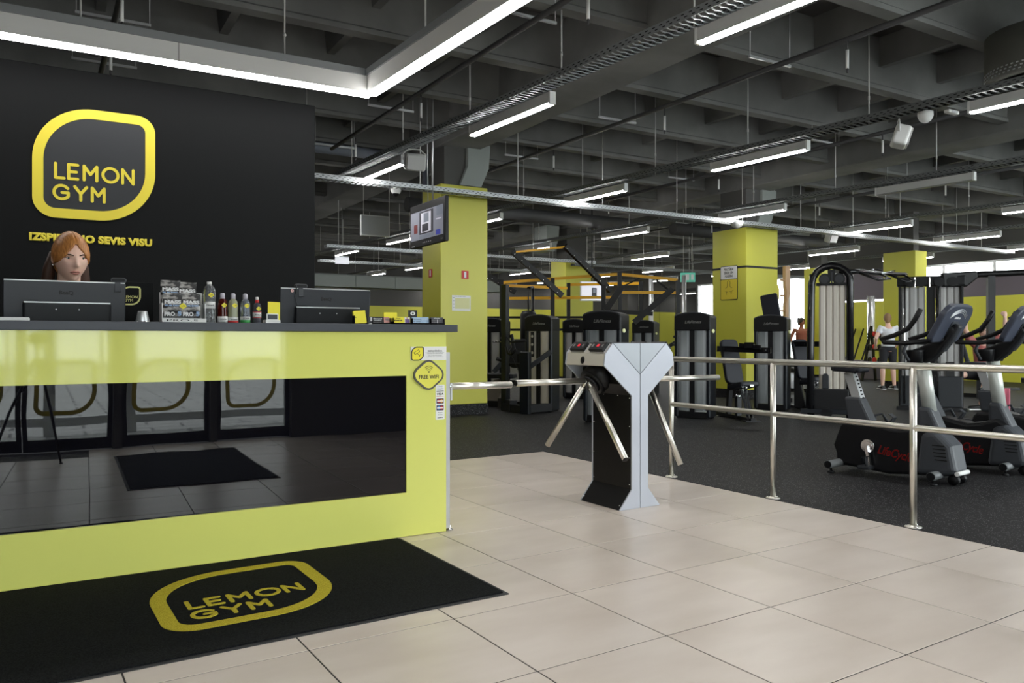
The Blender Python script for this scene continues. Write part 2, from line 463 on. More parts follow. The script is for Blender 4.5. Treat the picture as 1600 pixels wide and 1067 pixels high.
tr = MB(); tr.bar(TF(4.566, -.5, -.004), TF(4.566, 6.535, -.004), .008, .012); tr.bar(TF(-2, 6.535, -.004), TF(4.57, 6.535, -.004), .008, .012)
tag(tr.build('trim_1', m_rubedge), kind='structure')

# ceiling slab, ribs, cross ribs, main beams
ceil = MB().box(XW0, YW0-.2, ZC, XW1+.2, YW1, ZC+.15).build('ceiling', m_concrete_d); tag(ceil, kind='structure')
RIBY = [0.15+1.48*k for k in range(-0, 20)]
rib_prof = lambda y: [(y-.075, 4.17), (y+.075, 4.17), (y+.075, 4.22), (y+.055, 4.24), (y+.10, ZC), (y-.10, ZC), (y-.055, 4.24), (y-.075, 4.22)]
for y in RIBY:
    mb = MB(); mb.prism(rib_prof(y), XW0, XW1, 'yz'); mb.build('rib', m_concrete, ceil)
crm = MB(); gy = 1.48-.12
crm.prism([(-.045, 4.44), (.045, 4.44), (.09, ZC), (-.09, ZC)], 0, gy, 'xz')
crmesh = crm.mesh('cross_rib', m_concrete)
for k, y in enumerate(RIBY[:-1]):
    if y > 21: continue
    for i in range(30):
        x = -3.1+1.185*i
        d = x*.507+(y+.7)*.862; l = x*.862-(y+.7)*.507
        if x > XW1-.5 or d < 1 or abs(l)/d > .72 or d > 19: continue
        put(crmesh, 'cross_rib', ceil, (x, y+.06, 0))
for x0, x1 in ((-1.35, -.65), (5.08, 5.74), (11.6, 12.26), (17.9, 18.56)):
    mb = MB(); mb.prism([(x0, 4.05), (x1, 4.05), (x1+.02, ZC), (x0-.02, ZC)], YW0, YW1, 'xz'); mb.build('beam', m_concrete, ceil, bev=.015, seg=1)

# columns
def column(x0, y0, x1, y1, ztop, band=False):
    c = MB().box(x0, y0, .15, x1, y1, ztop).build('column', m_yellow, bev=.006, seg=1); tag(c, kind='structure')
    MB().box(x0-.008, y0-.008, 0-.012, x1+.008, y1+.008, .15).build('skirting', m_rubber, c)
    if band: MB().box(x0-.006, y0-.006, 2.505, x1+.006, y1+.006, 2.545).build('band', m_black, c)
    MB().box(x0+.12, y0+.12, ztop, x1-.12, y1-.1, 4.06).build('shaft', m_concrete_d, c)
    return c
def corbel(c, x0, y0, y1, z0):
    # flared metal duct boot beside the beam, over the yellow cladding
    P = [(x0-.10, z0), (x0+.27, z0), (x0+.40, z0+.30), (x0+.43, z0+.66), (x0+.03, z0+.66), (x0+.03, z0+.30)]
    mb = MB(); mb.prism(P, y0, y1, 'xz'); mb.build('duct_boot', m_duct, c, bev=.008, seg=1)
c1 = column(5.03, 10.65, 5.825, 11.31, 3.45); corbel(c1, 5.48, 10.7, 11.15, 3.47)
c2 = column(11.53, 10.75, 12.4, 11.64, 3.28, True); corbel(c2, 12.0, 10.8, 11.3, 3.40)
c3 = column(16.98, 10.8, 17.42, 11.6, 3.15)
c4_ = column(18.25, 14.3, 18.75, 14.9, 3.1)
c5 = column(11.62, 17.0, 12.5, 17.7, 3.2); corbel(c5, 11.0, 17.0, 17.6, 3.40)
c6 = column(15.6, 14.6, 16.15, 15.1, 2.95)
c7 = column(12.9, 19.0, 13.35, 19.6, 3.0)

# reception wall, outer walls
MBW = MB().box(-3.2, 6.2, -.012, 1.828, 6.42, 2.99).build('wall_reception', m_wallblack, bev=.004, seg=1); tag(MBW, kind='structure')
wl = MB().box(XW0-.2, YW0-.2, -.012, XW0, YW1, ZC).build('wall_left', m_concrete_d); tag(wl, kind='structure')
wb = MB().box(XW0, YW1, -.012, XW1+.2, YW1+.2, 2.46, 0).box(XW0, YW1, 2.46, XW1+.2, YW1+.2, ZC, 1).build('wall_back', [m_yellow, m_concrete_d]); tag(wb, kind='structure')
# bulkhead duct across the far hall
dk = thing('air_duct', 'long grey-green rectangular air duct crossing the far hall behind the monitor', 'duct', (5.5, 22, 2.63))
for k in range(7):
    MB().box(.0, 0, 0, 1.22, .6, .345).build('duct_panel', m_duct, dk, (1.23*k-1.5, 0, 0), bev=.006, seg=1)
MB().bar((-1.5, .3, .36), (7.1, .3, .36), .62, .02).build('flange', m_galvd, dk)
for x in (-1.2, .9, 3.0, 5.1, 6.8): MB().cyl((x, .3, .36), (x, .3, ZC-2.63), .008, 6).build('hanger_rod', m_rod, dk)
# front wall behind the camera: glazed entrance
fz = 2.35
wf = MB()
wf.box(XW0, YW0-.2, -.012, -1.05, YW0, ZC); wf.box(2.50, YW0-.2, -.012, 6.0, YW0, ZC)
wf.box(-1.05, YW0-.2, fz, 2.50, YW0, ZC)
for a_, b_x in ((.590, .670), (1.540, 1.615), (2.435, 2.50)): wf.box(a_, YW0-.2, -.012, b_x, YW0, fz)
wf.box(6.0, YW0-.2, 4.2, XW1+.2, YW0, ZC); wf.box(6.0, YW0-.2, -.012, XW1+.2, YW0, .12)
for x in (9.6, 13.6, 17.6, 21.6): wf.box(x, YW0-.2, .12, x+.4, YW0, 4.2)
tag(wf.build('wall_front', m_concrete_d), kind='structure')
def door_leaf(name, x0, x1):
    d = thing(name, None, None, (x0, YW0-.1, 0)); tag(d, kind='structure')
    w = x1-x0
    MB().ring([(0,0),(w,0),(w,fz),(0,fz)], [(.045,.12),(w-.045,.12),(w-.045,fz-.08),(.045,fz-.08)], -.03, .03).build('frame', m_blackpc, d)
    MB().box(.045, -.004, .12, w-.045, .004, fz-.08).build('pane', m_glass, d)
    MB().tube([(w-.11, .05, .75), (w-.11, .09, .78), (w-.11, .09, 1.32), (w-.11, .05, 1.35)], .013, 8).build('pull_handle', m_steel, d)
    mb = MB(); mb.ring([(p[0]*.75+.10, p[1]*.75+.35) for p in logo_outline(0)], [(p[0]*.75+.10, p[1]*.75+.35) for p in logo_outline(.06)], .005, .008, 'xz'); mb.build('logo_sticker', m_logo, d)
door_leaf('door_1', -1.05, -.235); door_leaf('door_2', -.23+.0, .585); door_leaf('door_3', .675, 1.535); door_leaf('door_4', 1.62, 2.43)
for k, (x0, x1) in enumerate(((6.0, 9.6), (10, 13.6), (14, 17.6), (18, 21.6))):  # unseen windows behind the camera, added and made tall for more daylight
    w = thing('window_%d' % (k+1), None, None, (x0, YW0-.1, .12)); tag(w, kind='structure')
    W, H = x1-x0, 4.08
    MB().ring([(0,0),(W,0),(W,H),(0,H)], [(.06,.06),(W-.06,.06),(W-.06,H-.06),(.06,H-.06)], -.04, .04).box(W/2-.03, -.04, .06, W/2+.03, .04, H-.06).build('window_frame', m_alu, w)
    MB().box(.06, -.004, .06, W-.06, .004, H-.06).build('pane', m_glass, w)

vp = thing('entrance_porch', 'grey posts and rail of the glazed porch outside, mirrored in the black panel', 'porch', (-1.2, -2.9, -.06))
for x in (0, 1.15, 2.05, 3.05, 4.1): MB().box(x, 0, 0, x+.13, .13, 2.5).build('post', m_alu, vp)
MB().box(0, 0, 2.5, 4.23, .13, 2.68).build('header', m_alu, vp); MB().box(0, .03, .12, 4.1, .10, .22).build('bottom_rail', m_alu, vp)

# right facade: full-height windows, a high strip, yellow wall, mauve band, mirror
wr = MB()
X = XW1
wr.box(X, YW0, -.012, X+.2, 7.5, ZC, 1)
wr.box(X, 7.5, 3.27, X+.2, 16.6, ZC, 1); wr.box(X, 16.6, 3.26, X+.2, YW1, ZC, 1)
wr.box(X, 7.5, 2.30, X+.2, 14.3, 2.88, 2)
wr.box(X, 14.3, 2.36, X+.2, 16.6, 3.27, 2)
wr.box(X, 7.5, -.012, X+.2, 16.6, 2.30, 0)
wr.box(X, 16.6, -.012, X+.2, 19.6, .45, 1)
wr.box(X, 19.6, -.012, X+.2, 21.3, 3.26, 1); wr.box(X, 23.05, -.012, X+.2, YW1, 3.26, 1); wr.box(X, 21.3, -.012, X+.2, 23.05, .4, 1)
tag(wr.build('wall_right', [m_yellow, m_concrete_d, m_purple]), kind='structure')
def facade_window(n, y0, y1, z0, z1, mull):
    w = thing('window_%d' % n, None, None, (X+.06, y0, z0)); tag(w, kind='structure')
    W, H = y1-y0, z1-z0
    mb = MB(); mb.ring([(0,0),(W,0),(W,H),(0,H)], [(.05,.05),(W-.05,.05),(W-.05,H-.05),(.05,H-.05)], -.04, .04, 'yz')
    for y in mull: mb.box(-.04, y-.04, .05, .04, y+.04, H-.05)
    mb.build('window_frame', m_alu, w)
    ed = [.05]+[v for y in mull for v in (y-.04, y+.04)]+[W-.05]
    for k in range(0, len(ed), 2): MB().box(-.004, ed[k], .05, .004, ed[k+1], H-.05).build('pane', m_glass, w)
    return w
w6 = facade_window(5, 16.6, 19.6, .45, 3.26, [1.12, 2.0])
w7 = facade_window(6, 7.5, 14.3, 2.88, 3.27, [1.9, 4.25, 5.65])
w8 = facade_window(7, 21.3, 23.05, .4, 3.26, [])
# reversed logo film on the window, seen from inside
for (y, z) in ((2.35, .75), (2.45, 2.0)):
    fl = bpy.data.objects.new('window_logo_film', None); COL.objects.link(fl); fl.parent = w6
    fl.location = (-.012, y, z); fl.rotation_euler = (0, 0, R(-90)); fl.scale = (-.95, 1, .95)
    mb = MB(); o_ = logo_outline(0); i_ = logo_outline(.09)
    mb.ring(o_, i_, 0, .004); mb.build('film_band', mat('yellow_window_film', (.75, .66, .06), .5), fl)
    lt_ = MB(); x = .136
    for ch, adv in zip('LEMON', (.083, .098, .122, .131, 0)): stroke_letter(lt_, ch, x, .273, .097, .03, 0, .004, 'xz'); x += adv
    x = .127
    for ch, adv in zip('GYM', (.124, .106, 0)): stroke_letter(lt_, ch, x, .136, .094, .03, 0, .004, 'xz'); x += adv
    lt_.build('film_lettering', MATS['yellow_window_film'], fl)
# gym mirror on the facade wall, far left of the sign column
mr_ = thing('wall_mirror', 'tall gym mirror on the far facade, reflecting the lamps left of the sign column', 'mirror', (X-.03, 23.1, .2))
for k in range(4): MB().box(0, 1.06*k, 0, .02, 1.06*k+1.05, 2.95).build('mirror_panel', m_mirror, mr_)
wlt = thing('wall_lettering', 'large black lettering on the yellow wall behind the person at the pulldown', 'lettering', (X-.004, 9.4, 1.55))
text('ION', .62, m_black, wlt, (0, 0, 0), (0, -1, 0), (0, 0, 1), 'letters', ext=.002, bold=.02)

# ------------------------------------------------------------------ lamps and cable trays
LZ = 3.35
def lamp_mesh(L):
    case = MB().box(-.032, -L/2+.012, .012, .032, L/2-.012, .112).mesh('housing', m_lampcase)
    dif = MB().box(-.030, -L/2+.012, -.004, .030, L/2-.012, .0115).mesh('diffuser', m_glow)
    dio = MB().box(-.030, -L/2+.012, -.004, .030, L/2-.012, .0115).mesh('diffuser', m_off)
    cap = MB().box(-.035, -.012, -.004, .035, .012, .116).mesh('end_cap', m_white)
    return case, dif, dio, cap
LM = lamp_mesh(1.44)
def lamp(p_far, p_near, label, group, lit=True):
    a, b = Vector((*p_far, LZ)), Vector((*p_near, LZ))
    c = (a+b)/2; d = b-a
    t = thing('linear_lamp', label, 'ceiling lamp', c, math.atan2(d.y, d.x)-PI/2, group)
    put(LM[0], 'housing', t); put(LM[1] if lit else LM[2], 'diffuser', t)
    put(LM[3], 'end_cap', t, (0, .72, 0)); put(LM[3], 'end_cap', t, (0, -.72, 0))
    return t
ORD = ['nearest', 'second', 'third', 'fourth', 'fifth', 'sixth', 'seventh', 'eighth', 'ninth', 'tenth']
# x of a tray row as a line x = a + b*y ; rows run away from the camera
ROWS = [(4.52, -.069, 'the first tray, over the turnstile', 1), (8.13, -.073, 'the second tray, with the white loudspeaker', 1),
        (11.55, -.067, 'the third tray, over the yellow sign column', 2), (14.95, -.045, 'the fourth tray, beyond the sign column', 2),
        (18.1, -.045, 'the fifth tray, near the facade', 2), (21.25, -.045, 'the sixth tray, along the facade windows', 2)]
YEND = [4.4, 7.65, 10.75, 14.08, 17.42, 20.55, 23.7, 26.7, 29.7]
rx = lambda k, y: ROWS[k][0]+ROWS[k][1]*y
for k, (a, b, nm, j0) in enumerate(ROWS):
    n = 0
    for j, ye in enumerate(YEND):
        if ye-1.4 < (2.4, 2.4, 5, 6, 8, 9)[k]: continue
        lit = not (k == 2 and j == 1)
        lb = 'white linear lamp, %s from the camera under %s' % (ORD[n], nm) if lit else 'unlit grey linear lamp under the third tray, the only dark one'
        lamp((rx(k, ye), ye), (rx(k, ye-1.44), ye-1.44), lb, 'linear lamps under the cable trays', lit)
        n += 1

def tray(p0, p1, label, w=.19, pitch=.075, rungs='stuff', rods=True, rod_phase=.6, m=m_galv, z=3.472, hs=.062, rod_top=None):
    p0 = Vector((p0[0], p0[1], z)); p1 = Vector((p1[0], p1[1], z)); L = (p1-p0).length
    t = thing('cable_tray', label, 'cable tray', p0, math.atan2(p1.y-p0.y, p1.x-p0.x))
    for s in (-1, 1):
        mb = MB(); mb.box(0, s*w/2-.0015, 0, L, s*w/2+.0015, hs, 0)
        mb.box(0, s*w/2-s*.014-.002, hs-.003, L, s*w/2+.002, hs, 0)
        k = int(L/.075)
        for i in range(k):
            for zz in (.020, .042):
                x = .02+i*.075+(.03 if zz > .03 else 0)
                mb.box(x, s*w/2-.0025, zz-.004, x+.03, s*w/2+.0025, zz+.004, 1)
        mb.build('side_rail', [m, m_slot], t)
    n = int(L/pitch)
    rung = MB()
    rung.tube([(0, -w/2, .004), (.014, -w/4, .001), (.006, 0, .004), (.018, w/4, .001), (.010, w/2, .004)], .0065, 5)
    if rungs == 'part':
        rm = rung.mesh('rung', m)
        for i in range(n): put(rm, 'rung', t, (i*pitch+.03, 0, 0))
    else:
        mb = MB()
        for i in range(n):
            x = i*pitch+.03
            mb.box(x, -w/2, 0, x+.022, w/2, .004)
        mb.box(0, -w/2, .001, L, -w/2+.02, .003); mb.box(0, w/2-.02, .001, L, w/2, .003)
        o = mb.build('rungs', m, t); tag(o, kind='stuff')
    if rods:
        x = rod_phase
        rd = MB().cyl((0, 0, 0), (0, 0, (rod_top or ZC)-z), .0075, 6).cyl((0, 0, .27), (0, 0, .31), .012, 6).mesh('hanger_rod', m_rod)
        while x < L:
            put(rd, 'hanger_rod', t, (x, -w/2+.01, 0)); x += 1.62
    return t
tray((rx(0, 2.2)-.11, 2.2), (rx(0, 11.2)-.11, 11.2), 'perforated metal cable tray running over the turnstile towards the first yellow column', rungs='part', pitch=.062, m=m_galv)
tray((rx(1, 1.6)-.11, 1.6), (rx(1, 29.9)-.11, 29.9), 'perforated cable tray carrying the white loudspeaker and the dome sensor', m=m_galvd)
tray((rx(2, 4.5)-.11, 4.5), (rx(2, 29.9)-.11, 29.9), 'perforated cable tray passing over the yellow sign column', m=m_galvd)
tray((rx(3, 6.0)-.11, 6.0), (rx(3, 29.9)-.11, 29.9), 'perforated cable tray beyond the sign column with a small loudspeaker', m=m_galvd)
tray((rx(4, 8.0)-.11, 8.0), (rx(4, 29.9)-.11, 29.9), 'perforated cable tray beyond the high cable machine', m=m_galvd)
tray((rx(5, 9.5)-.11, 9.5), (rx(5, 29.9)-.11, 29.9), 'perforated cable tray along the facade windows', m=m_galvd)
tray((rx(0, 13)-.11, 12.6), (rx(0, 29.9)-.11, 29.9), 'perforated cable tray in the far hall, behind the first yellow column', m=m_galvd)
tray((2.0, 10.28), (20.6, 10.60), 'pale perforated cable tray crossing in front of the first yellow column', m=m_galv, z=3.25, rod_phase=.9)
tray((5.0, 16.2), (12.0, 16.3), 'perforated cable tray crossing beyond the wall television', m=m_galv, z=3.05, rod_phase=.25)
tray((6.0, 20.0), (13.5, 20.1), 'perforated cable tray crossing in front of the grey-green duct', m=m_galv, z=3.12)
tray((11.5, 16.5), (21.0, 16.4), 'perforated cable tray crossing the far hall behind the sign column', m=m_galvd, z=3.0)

# L-shaped reception lamp
t = thing('corner_lamp', 'long white L-shaped suspended lamp over the reception counter', 'ceiling lamp', (2.10, 5.775, 3.0))
ly = Vector((2.134-2.335, 5.805-3.0, 0)).normalized()
aY = Vector((0.03, 0, 0)); eY = aY + Vector((.235, -3.6, 0))
H = .125
def larm(p, q, nm, off=(0, 0, 0)):
    MB().bar(Vector(p)+Vector((0, 0, H/2+.014)), Vector(q)+Vector((0, 0, H/2+.014)), .075, H).build('housing', m_whitecase, t)
    MB().bar(Vector(p)+Vector((0, 0, .004)), Vector(q)+Vector((0, 0, .004)), .072, .02).build('diffuser', m_glowl, t)
    MB().bar(Vector(p)+Vector((0, 0, H+.04)), Vector(q)+Vector((0, 0, H+.04)), .10, .05).build('mounting_tray', m_galv, t)
larm((-4.2, 0, 0), (.03, 0, 0), 'x'); larm((.03, -.04, 0), (.37, -6.0, 0), 'y'); larm((.37, -6.0, 0), (-4.2, -6.0, 0), 'x')  # near stretch and closing arm are unseen, added to light the counter front
for x in (-3.0, -1.0): MB().cyl((x, -6.0, H+.05), (x, -6.0, ZC-3.0), .006, 6).build('hanger_cable', m_rod, t)
for x in (-1.92, -.62, -3.3): MB().cyl((x, 0, H+.05), (x, 0, ZC-3.0), .006, 6).ball((x, 0, H+.22), .014, 8, 6).build('hanger_cable', m_rod, t)
for y in (-.9, -2.4, -4.4): MB().cyl((.09, y, H+.05), (.09, y, ZC-3.0), .006, 6).build('hanger_cable', m_rod, t)
MB().box(-1.34, -.0385, .015, -1.337, .0385, H+.014).build('joint', m_slot, t)

# pipes and sprinklers
def sprinkler_pipe(x, y0, y1, z, label, drops):
    p = thing('sprinkler_pipe', label, 'pipe', (x, y0, z))
    MB().cyl((0, 0, 0), (.15, y1-y0, 0), .028, 10).build('pipe', m_pipe, p)
    for y in drops:
        MB().cyl((.05, y-y0, -.03), (.05, y-y0, -.12), .008, 6).cyl((.05, y-y0, -.12), (.05, y-y0, -.29), .014, 8, 1).cyl((.05, y-y0, -.29), (.05, y-y0, -.33), .010, 6).build('sprinkler', [m_pipe, m_white], p)
    for y in drops[:3]:
        yy = y-y0+.9
        MB().box(-.25, yy-.012, .035, .35, yy+.012, .06).cyl((-.24, yy, .05), (-.24, yy, ZC-z), .004, 5).cyl((.34, yy, .05), (.34, yy, ZC-z), .004, 5).build('pipe_hanger', m_alu, p)
sprinkler_pipe(3.58, 11.3, 1.5, 3.92, 'dark sprinkler pipe over the reception, beside the corner lamp', (10.4, 8.2, 5.0))
sprinkler_pipe(6.30, 11.8, 2.0, 3.92, 'dark sprinkler pipe over the stainless railing', (9.6, 7.2, 4.7))
sprinkler_pipe(9.6, 20.0, 2.0, 3.92, 'dark sprinkler pipe to the right of the sign column', (12.6, 9.6, 6.6))
sprinkler_pipe(13.4, 22.0, 5.0, 3.92, 'dark sprinkler pipe over the cable machines', (13.6, 10.6, 8.0))
sprinkler_pipe(.45, 11.0, 1.5, 3.92, 'dark sprinkler pipe over the black wall at the far left', (8.2, 6.9))
o = MB().cyl((1.5, 12.0, 4.09), (5.0, 12.0, 4.09), .085, 16).build('ventilation_pipe', m_pipeblue); tag(o, 'blue-grey round pipe crossing behind the reception wall', 'pipe')
o = MB().cyl((5.9, 14.0, 3.71), (11.3, 14.0, 3.71), .14, 18).build('ventilation_pipe', m_pipe); tag(o, 'dark round pipe crossing under the ceiling between the yellow columns', 'pipe')
o = MB().cyl((12.6, 14.0, 3.71), (18.0, 14.0, 3.71), .14, 18).build('ventilation_pipe', m_pipe); tag(o, 'dark round pipe under the ceiling beyond the sign column', 'pipe')
o = MB().cyl((5.15, 11.45, -.012), (5.15, 11.45, ZC), .055, 16).build('drain_pipe', m_pipeblue); tag(o, 'dark upright round pipe behind the first yellow column', 'pipe')
ad = thing('air_diffuser', 'large round perforated air diffuser hanging at the upper right corner', 'air diffuser', (8.50, 4.05, 3.68))
MB().lathe([(.50, .0), (.52, .02), (.52, .48)], 40).build('drum', mat('grey_fabric_duct', (.10, .10, .085), .9), ad)
MB().lathe([(.0, .0), (.47, .0), (.50, .004)], 40).build('bottom_plate', m_concrete_d, ad)
mb = MB()
for k in range(64):
    a = 2*PI*k/64
    for zz in (.045, .075, .105): mb.cbox((.521*math.cos(a+zz), .521*math.sin(a+zz), zz), (.006, .022, .013), (0, 0, a+zz))
tag(mb.build('perforations', m_alu, ad), kind='stuff')

# loudspeakers and sensors on the trays
def speaker(loc, rz, label, s=1.0):
    t = thing('loudspeaker', label, 'loudspeaker', loc, rz, 'white loudspeakers on the trays')
    P = [(-.09, -.11), (.09, -.11), (.075, .11), (-.075, .11)]
    mb = MB(); mb.prism([(-.125*s, -.10*s), (.125*s, -.10*s), (.125*s, .10*s), (-.125*s, .10*s)], -.15*s, 0, 'xz'); o = mb.build('cabinet', m_white, t, (0, 0, 0), (R(18), 0, 0), bev=.03*s, seg=3)
    MB().prism(rrect(-.110*s, -.085*s, .110*s, .085*s, .02*s), -.160*s, -.14*s, 'xz').build('grille', mat('pale_speaker_grille', (.55, .55, .54), .7), t, (0, 0, 0), (R(18), 0, 0), bev=.006)
    MB().tube([(-.135*s, -.05*s, 0), (-.14*s, -.05*s, .08*s), (-.07*s, -.05*s, .135*s), (.07*s, -.05*s, .135*s), (.14*s, -.05*s, .08*s), (.135*s, -.05*s, 0)], .009*s, 6).build('bracket', m_white, t)
    return t
speaker((3.84, 8.90, 3.30), R(-10), 'white loudspeaker on the first tray, above the television')
speaker((7.66, 5.12, 3.28), R(38), 'white loudspeaker under the second tray, beside the dome sensor', 1.05)
speaker((14.3, 11.05, 3.30), R(0), 'small far loudspeaker where two trays cross, right of the sign column', 1.0)
def dome(loc, label, r=.075):
    t = thing('ceiling_sensor', label, 'sensor', loc)
    MB().lathe([(r, .05), (r, .02), (r*.95, 0), (r*.72, -.035), (r*.35, -.055), (0, -.06)], 20).build('housing', m_white, t)
    MB().cyl((0, 0, .05), (0, 0, .09), .02, 8).build('mount', m_galv, t)
    return t
dome((7.72, 4.80, 3.40), 'white dome sensor under the second tray, right of the loudspeaker')
d1 = dome((4.24, 10.45, 3.225), 'white dome camera under the pale crossing tray, left of the television')
MB().ball((0, 0, -.02), .055, 14, 10).build('camera_bulb', m_blackpl, d1)
dome((10.86, 10.35, 3.22), 'white dome sensor under the crossing tray beside the sign column', .11)
ps = thing('motion_sensor', 'small white box sensor on the second tray, beside the dome sensor', 'sensor', (7.84, 4.60, 3.40))
MB().box(-.09, -.03, 0, .09, .03, .035).build('housing', m_white, ps, bev=.01); MB().box(-.05, -.034, .005, .05, -.029, .03).build('lens', m_alu, ps)

# ------------------------------------------------------------------ reception counter
ct = thing('reception_counter', 'glossy yellow reception counter with a black glass front panel', 'counter', (2.025, 4.21, 0))
MB().box(-3.0, .022, 0, 0, .26, 1.177).build('carcass', m_yelgloss, ct)
MB().box(-3.0, .26, 1.062, -.02, .62, 1.102).build('inner_desk', m_slab, ct); MB().box(-.05, .26, 0, -.02, .60, 1.062).box(-3.0, .26, 0, -2.97, .60, 1.062).build('desk_side', m_yelgloss, ct)
ff = MB()
ff.ring([(-3.0, .003), (0, .003), (0, 1.177), (-3.0, 1.177)], [(-2.95, .255), (-.252, .255), (-.252, .926), (-2.95, .926)], 0, .022)
ff.build('front_frame', m_yelgloss, ct)
MB().box(-2.949, .010, .256, -.253, .021, .925).build('glass_panel', m_blackglass, ct)
MB().box(.001, .003, .018, .026, .05, 1.058).build('side_trim', m_alu, ct)
MB().lathe([(.022, 0), (.022, .006), (.012, .010), (.010, .03), (0, .03)], 14).build('trim_foot', m_chrome, ct, (.036, .03, 0))
wt = MB().box(-3.05, -.022, 1.178, .066, .272, 1.2205).build('worktop', m_slab, None, (2.025, 4.21, 0), bev=.003)
tag(wt, 'slate grey worktop lying along the yellow reception counter', 'worktop')
bp = thing('barrier_pipe', 'short stainless barrier pipe fixed to the side of the yellow counter', 'barrier', (2.053, 4.24, .853))
MB().cyl((.03, .03, 0), (.49, .10, -.008), .0215, 18).build('pipe', m_steel, bp)
MB().cyl((0, .03, 0), (.045, .032, 0), .014, 12).ball((.015, .02, 0), .018, 10, 8).build('bracket', m_chrome, bp)
MB().box(.022, .012, -.085, .034, .026, .02).box(.005, .014, -.075, .02, .024, -.035).build('lever', m_alu, bp, bev=.003)
# signs on the counter
sg = thing('camera_notice', 'white camera notice with a yellow camera emblem on the counter front', 'sign', (1.798, 4.2095, 1.013))
MB().box(.0, -.004, .0, .226, 0, .079).build('plate', m_paper, sg)
lo = [(p[0]*.105+.002, p[1]*.105-.001) for p in logo_outline(0)]; li = [(p[0]*.105+.002, p[1]*.105-.001) for p in logo_outline(.055)]
MB().ring(lo, li, -.0065, -.004).build('emblem_border', m_black, sg)
MB().prism(li, -.0055, -.004).build('emblem_fill', m_yelpaper, sg)
mb = MB()
for a, b in (((.018,.045),(.048,.062)), ((.048,.062),(.055,.05)), ((.055,.05),(.026,.034)), ((.026,.034),(.018,.045)), ((.04,.04),(.052,.028)), ((.052,.02),(.058,.036))):
    mb.bar((a[0], -.0062, a[1]), (b[0], -.0062, b[1]), .0018, .0018, (0, 1, 0))
mb.build('camera_pictogram', m_black, sg)
text('VIDEONOVĒROŠANA', .012, m_black, sg, (.152, -.0045, .053), name='heading', fit=.095, ext=.0003, bold=.0003)
for k, (zz, w) in enumerate(((.044, .12), (.038, .10), (.026, .09), (.020, .11))):
    text('Telpās tiek veikta videonovērošana', .006, m_lettergrey, sg, (.152, -.0045, zz), name='small_print', fit=w, ext=.0002)
wf_ = thing('wifi_sign', 'yellow diamond sign reading FREE WIFI with a grey rim on the counter', 'sign', (1.9085, 4.2095, .9275))
def diamond(hw, hh, r):
    A = math.degrees(math.atan2(hh, hw)); out = []
    L = r/math.sin(R(90)-0)  # corner rounding by arcs centred on the axes
    k = r/math.cos(R(A)); kx = hw-r/math.sin(R(A)); kz = hh-r/math.cos(R(A))
    out += arc(kx, 0, r, -(90-A), 90-A, 8); out += arc(0, kz, r, 90-A, 90+A, 8)
    out += arc(-kx, 0, r, 90+A, 270-A, 8); out += arc(0, -kz, r, 270-A, 270+A, 8)
    return out
MB().ring(diamond(.122, .101, .048), diamond(.109, .088, .040), -.012, 0).build('rim', mat('grey_sign_rim', (.075, .075, .07), .5), wf_)
MB().prism(diamond(.109, .088, .040), -.010, 0).build('face', mat('yellow_sign_face', (.78, .74, .10), .45), wf_)
text('FREE WIFI', .03, m_black, wf_, (0, -.0105, -.012), name='lettering', fit=.125, ext=.0004, bold=.0008)
mb = MB(); mb.prism(arc(0, .018, .0045, 0, 360, 12)[:-1], -.0115, -.010)
for r in (.014, .024, .034):
    mb.ring(arc(0, .018, r+.003, 45, 135, 10)+arc(0, .018, r-.003, 135, 45, 10)[:0]+[], arc(0, .018, r-.003, 45, 135, 10), -.0115, -.010) if False else mb.tube([(p[0], -.0108, p[1]) for p in arc(0, .018, r, 42, 138, 10)], .003, 6, flat=.4)
mb.build('wifi_pictogram', m_black, wf_)
py = thing('payment_sticker', 'narrow white sticker with card payment marks on the counter edge', 'sticker', (1.985, 4.2095, .663))
MB().prism(rrect(-.029, 0, .029, .205, .005), -.0015, 0).build('paper', m_paper, py)
text('LŪDZU', .011, mat('blue_print', (.05, .10, .35), .6), py, (0, -.002, .194), name='lettering', ext=.0002)
text('MAKSĀT', .011, MATS['blue_print'], py, (0, -.002, .180), name='lettering', ext=.0002)
text('VISA', .019, m_black, py, (0, -.002, .150), name='lettering', fit=.042, ext=.0002, bold=.0005, shear=.2)
MB().box(-.023, -.0022, .166, .023, -.0015, .169).build('rule', m_black, py); MB().box(-.023, -.0022, .136, .023, -.0015, .138).build('rule', m_red, py)
def card(z, ca, cb, cc):
    mb = MB(); mb.prism(rrect(-.023, z, .023, z+.031, .003), -.0022, -.0015, mi=0)
    mb.prism([(-.009+.011*math.cos(a*PI/8), z+.0155+.011*math.sin(a*PI/8)) for a in range(16)], -.0027, -.0022, mi=1)
    mb.prism([(.009+.011*math.cos(a*PI/8), z+.0155+.011*math.sin(a*PI/8)) for a in range(16)], -.0029, -.0022, mi=2)
    mb.box(-.020, -.0032, z+.012, .020, -.0029, z+.019, 3)
    mb.build('card_mark', [ca, cb, cc, m_paper], py)
card(.094, mat('navy_print', (.02, .02, .06), .5), m_red, mat('amber_print', (.8, .35, .03), .5))
card(.054, MATS['navy_print'], mat('sky_print', (.10, .30, .65), .5), m_red)
text('Maestro', .009, m_black, py, (0, -.002, .041), name='lettering', ext=.0002); text('Electron', .009, m_black, py, (0, -.002, .029), name='lettering', ext=.0002)
text('cashflow', .010, m_black, py, (0, -.002, .012), name='lettering', ext=.0002, bold=.0003)

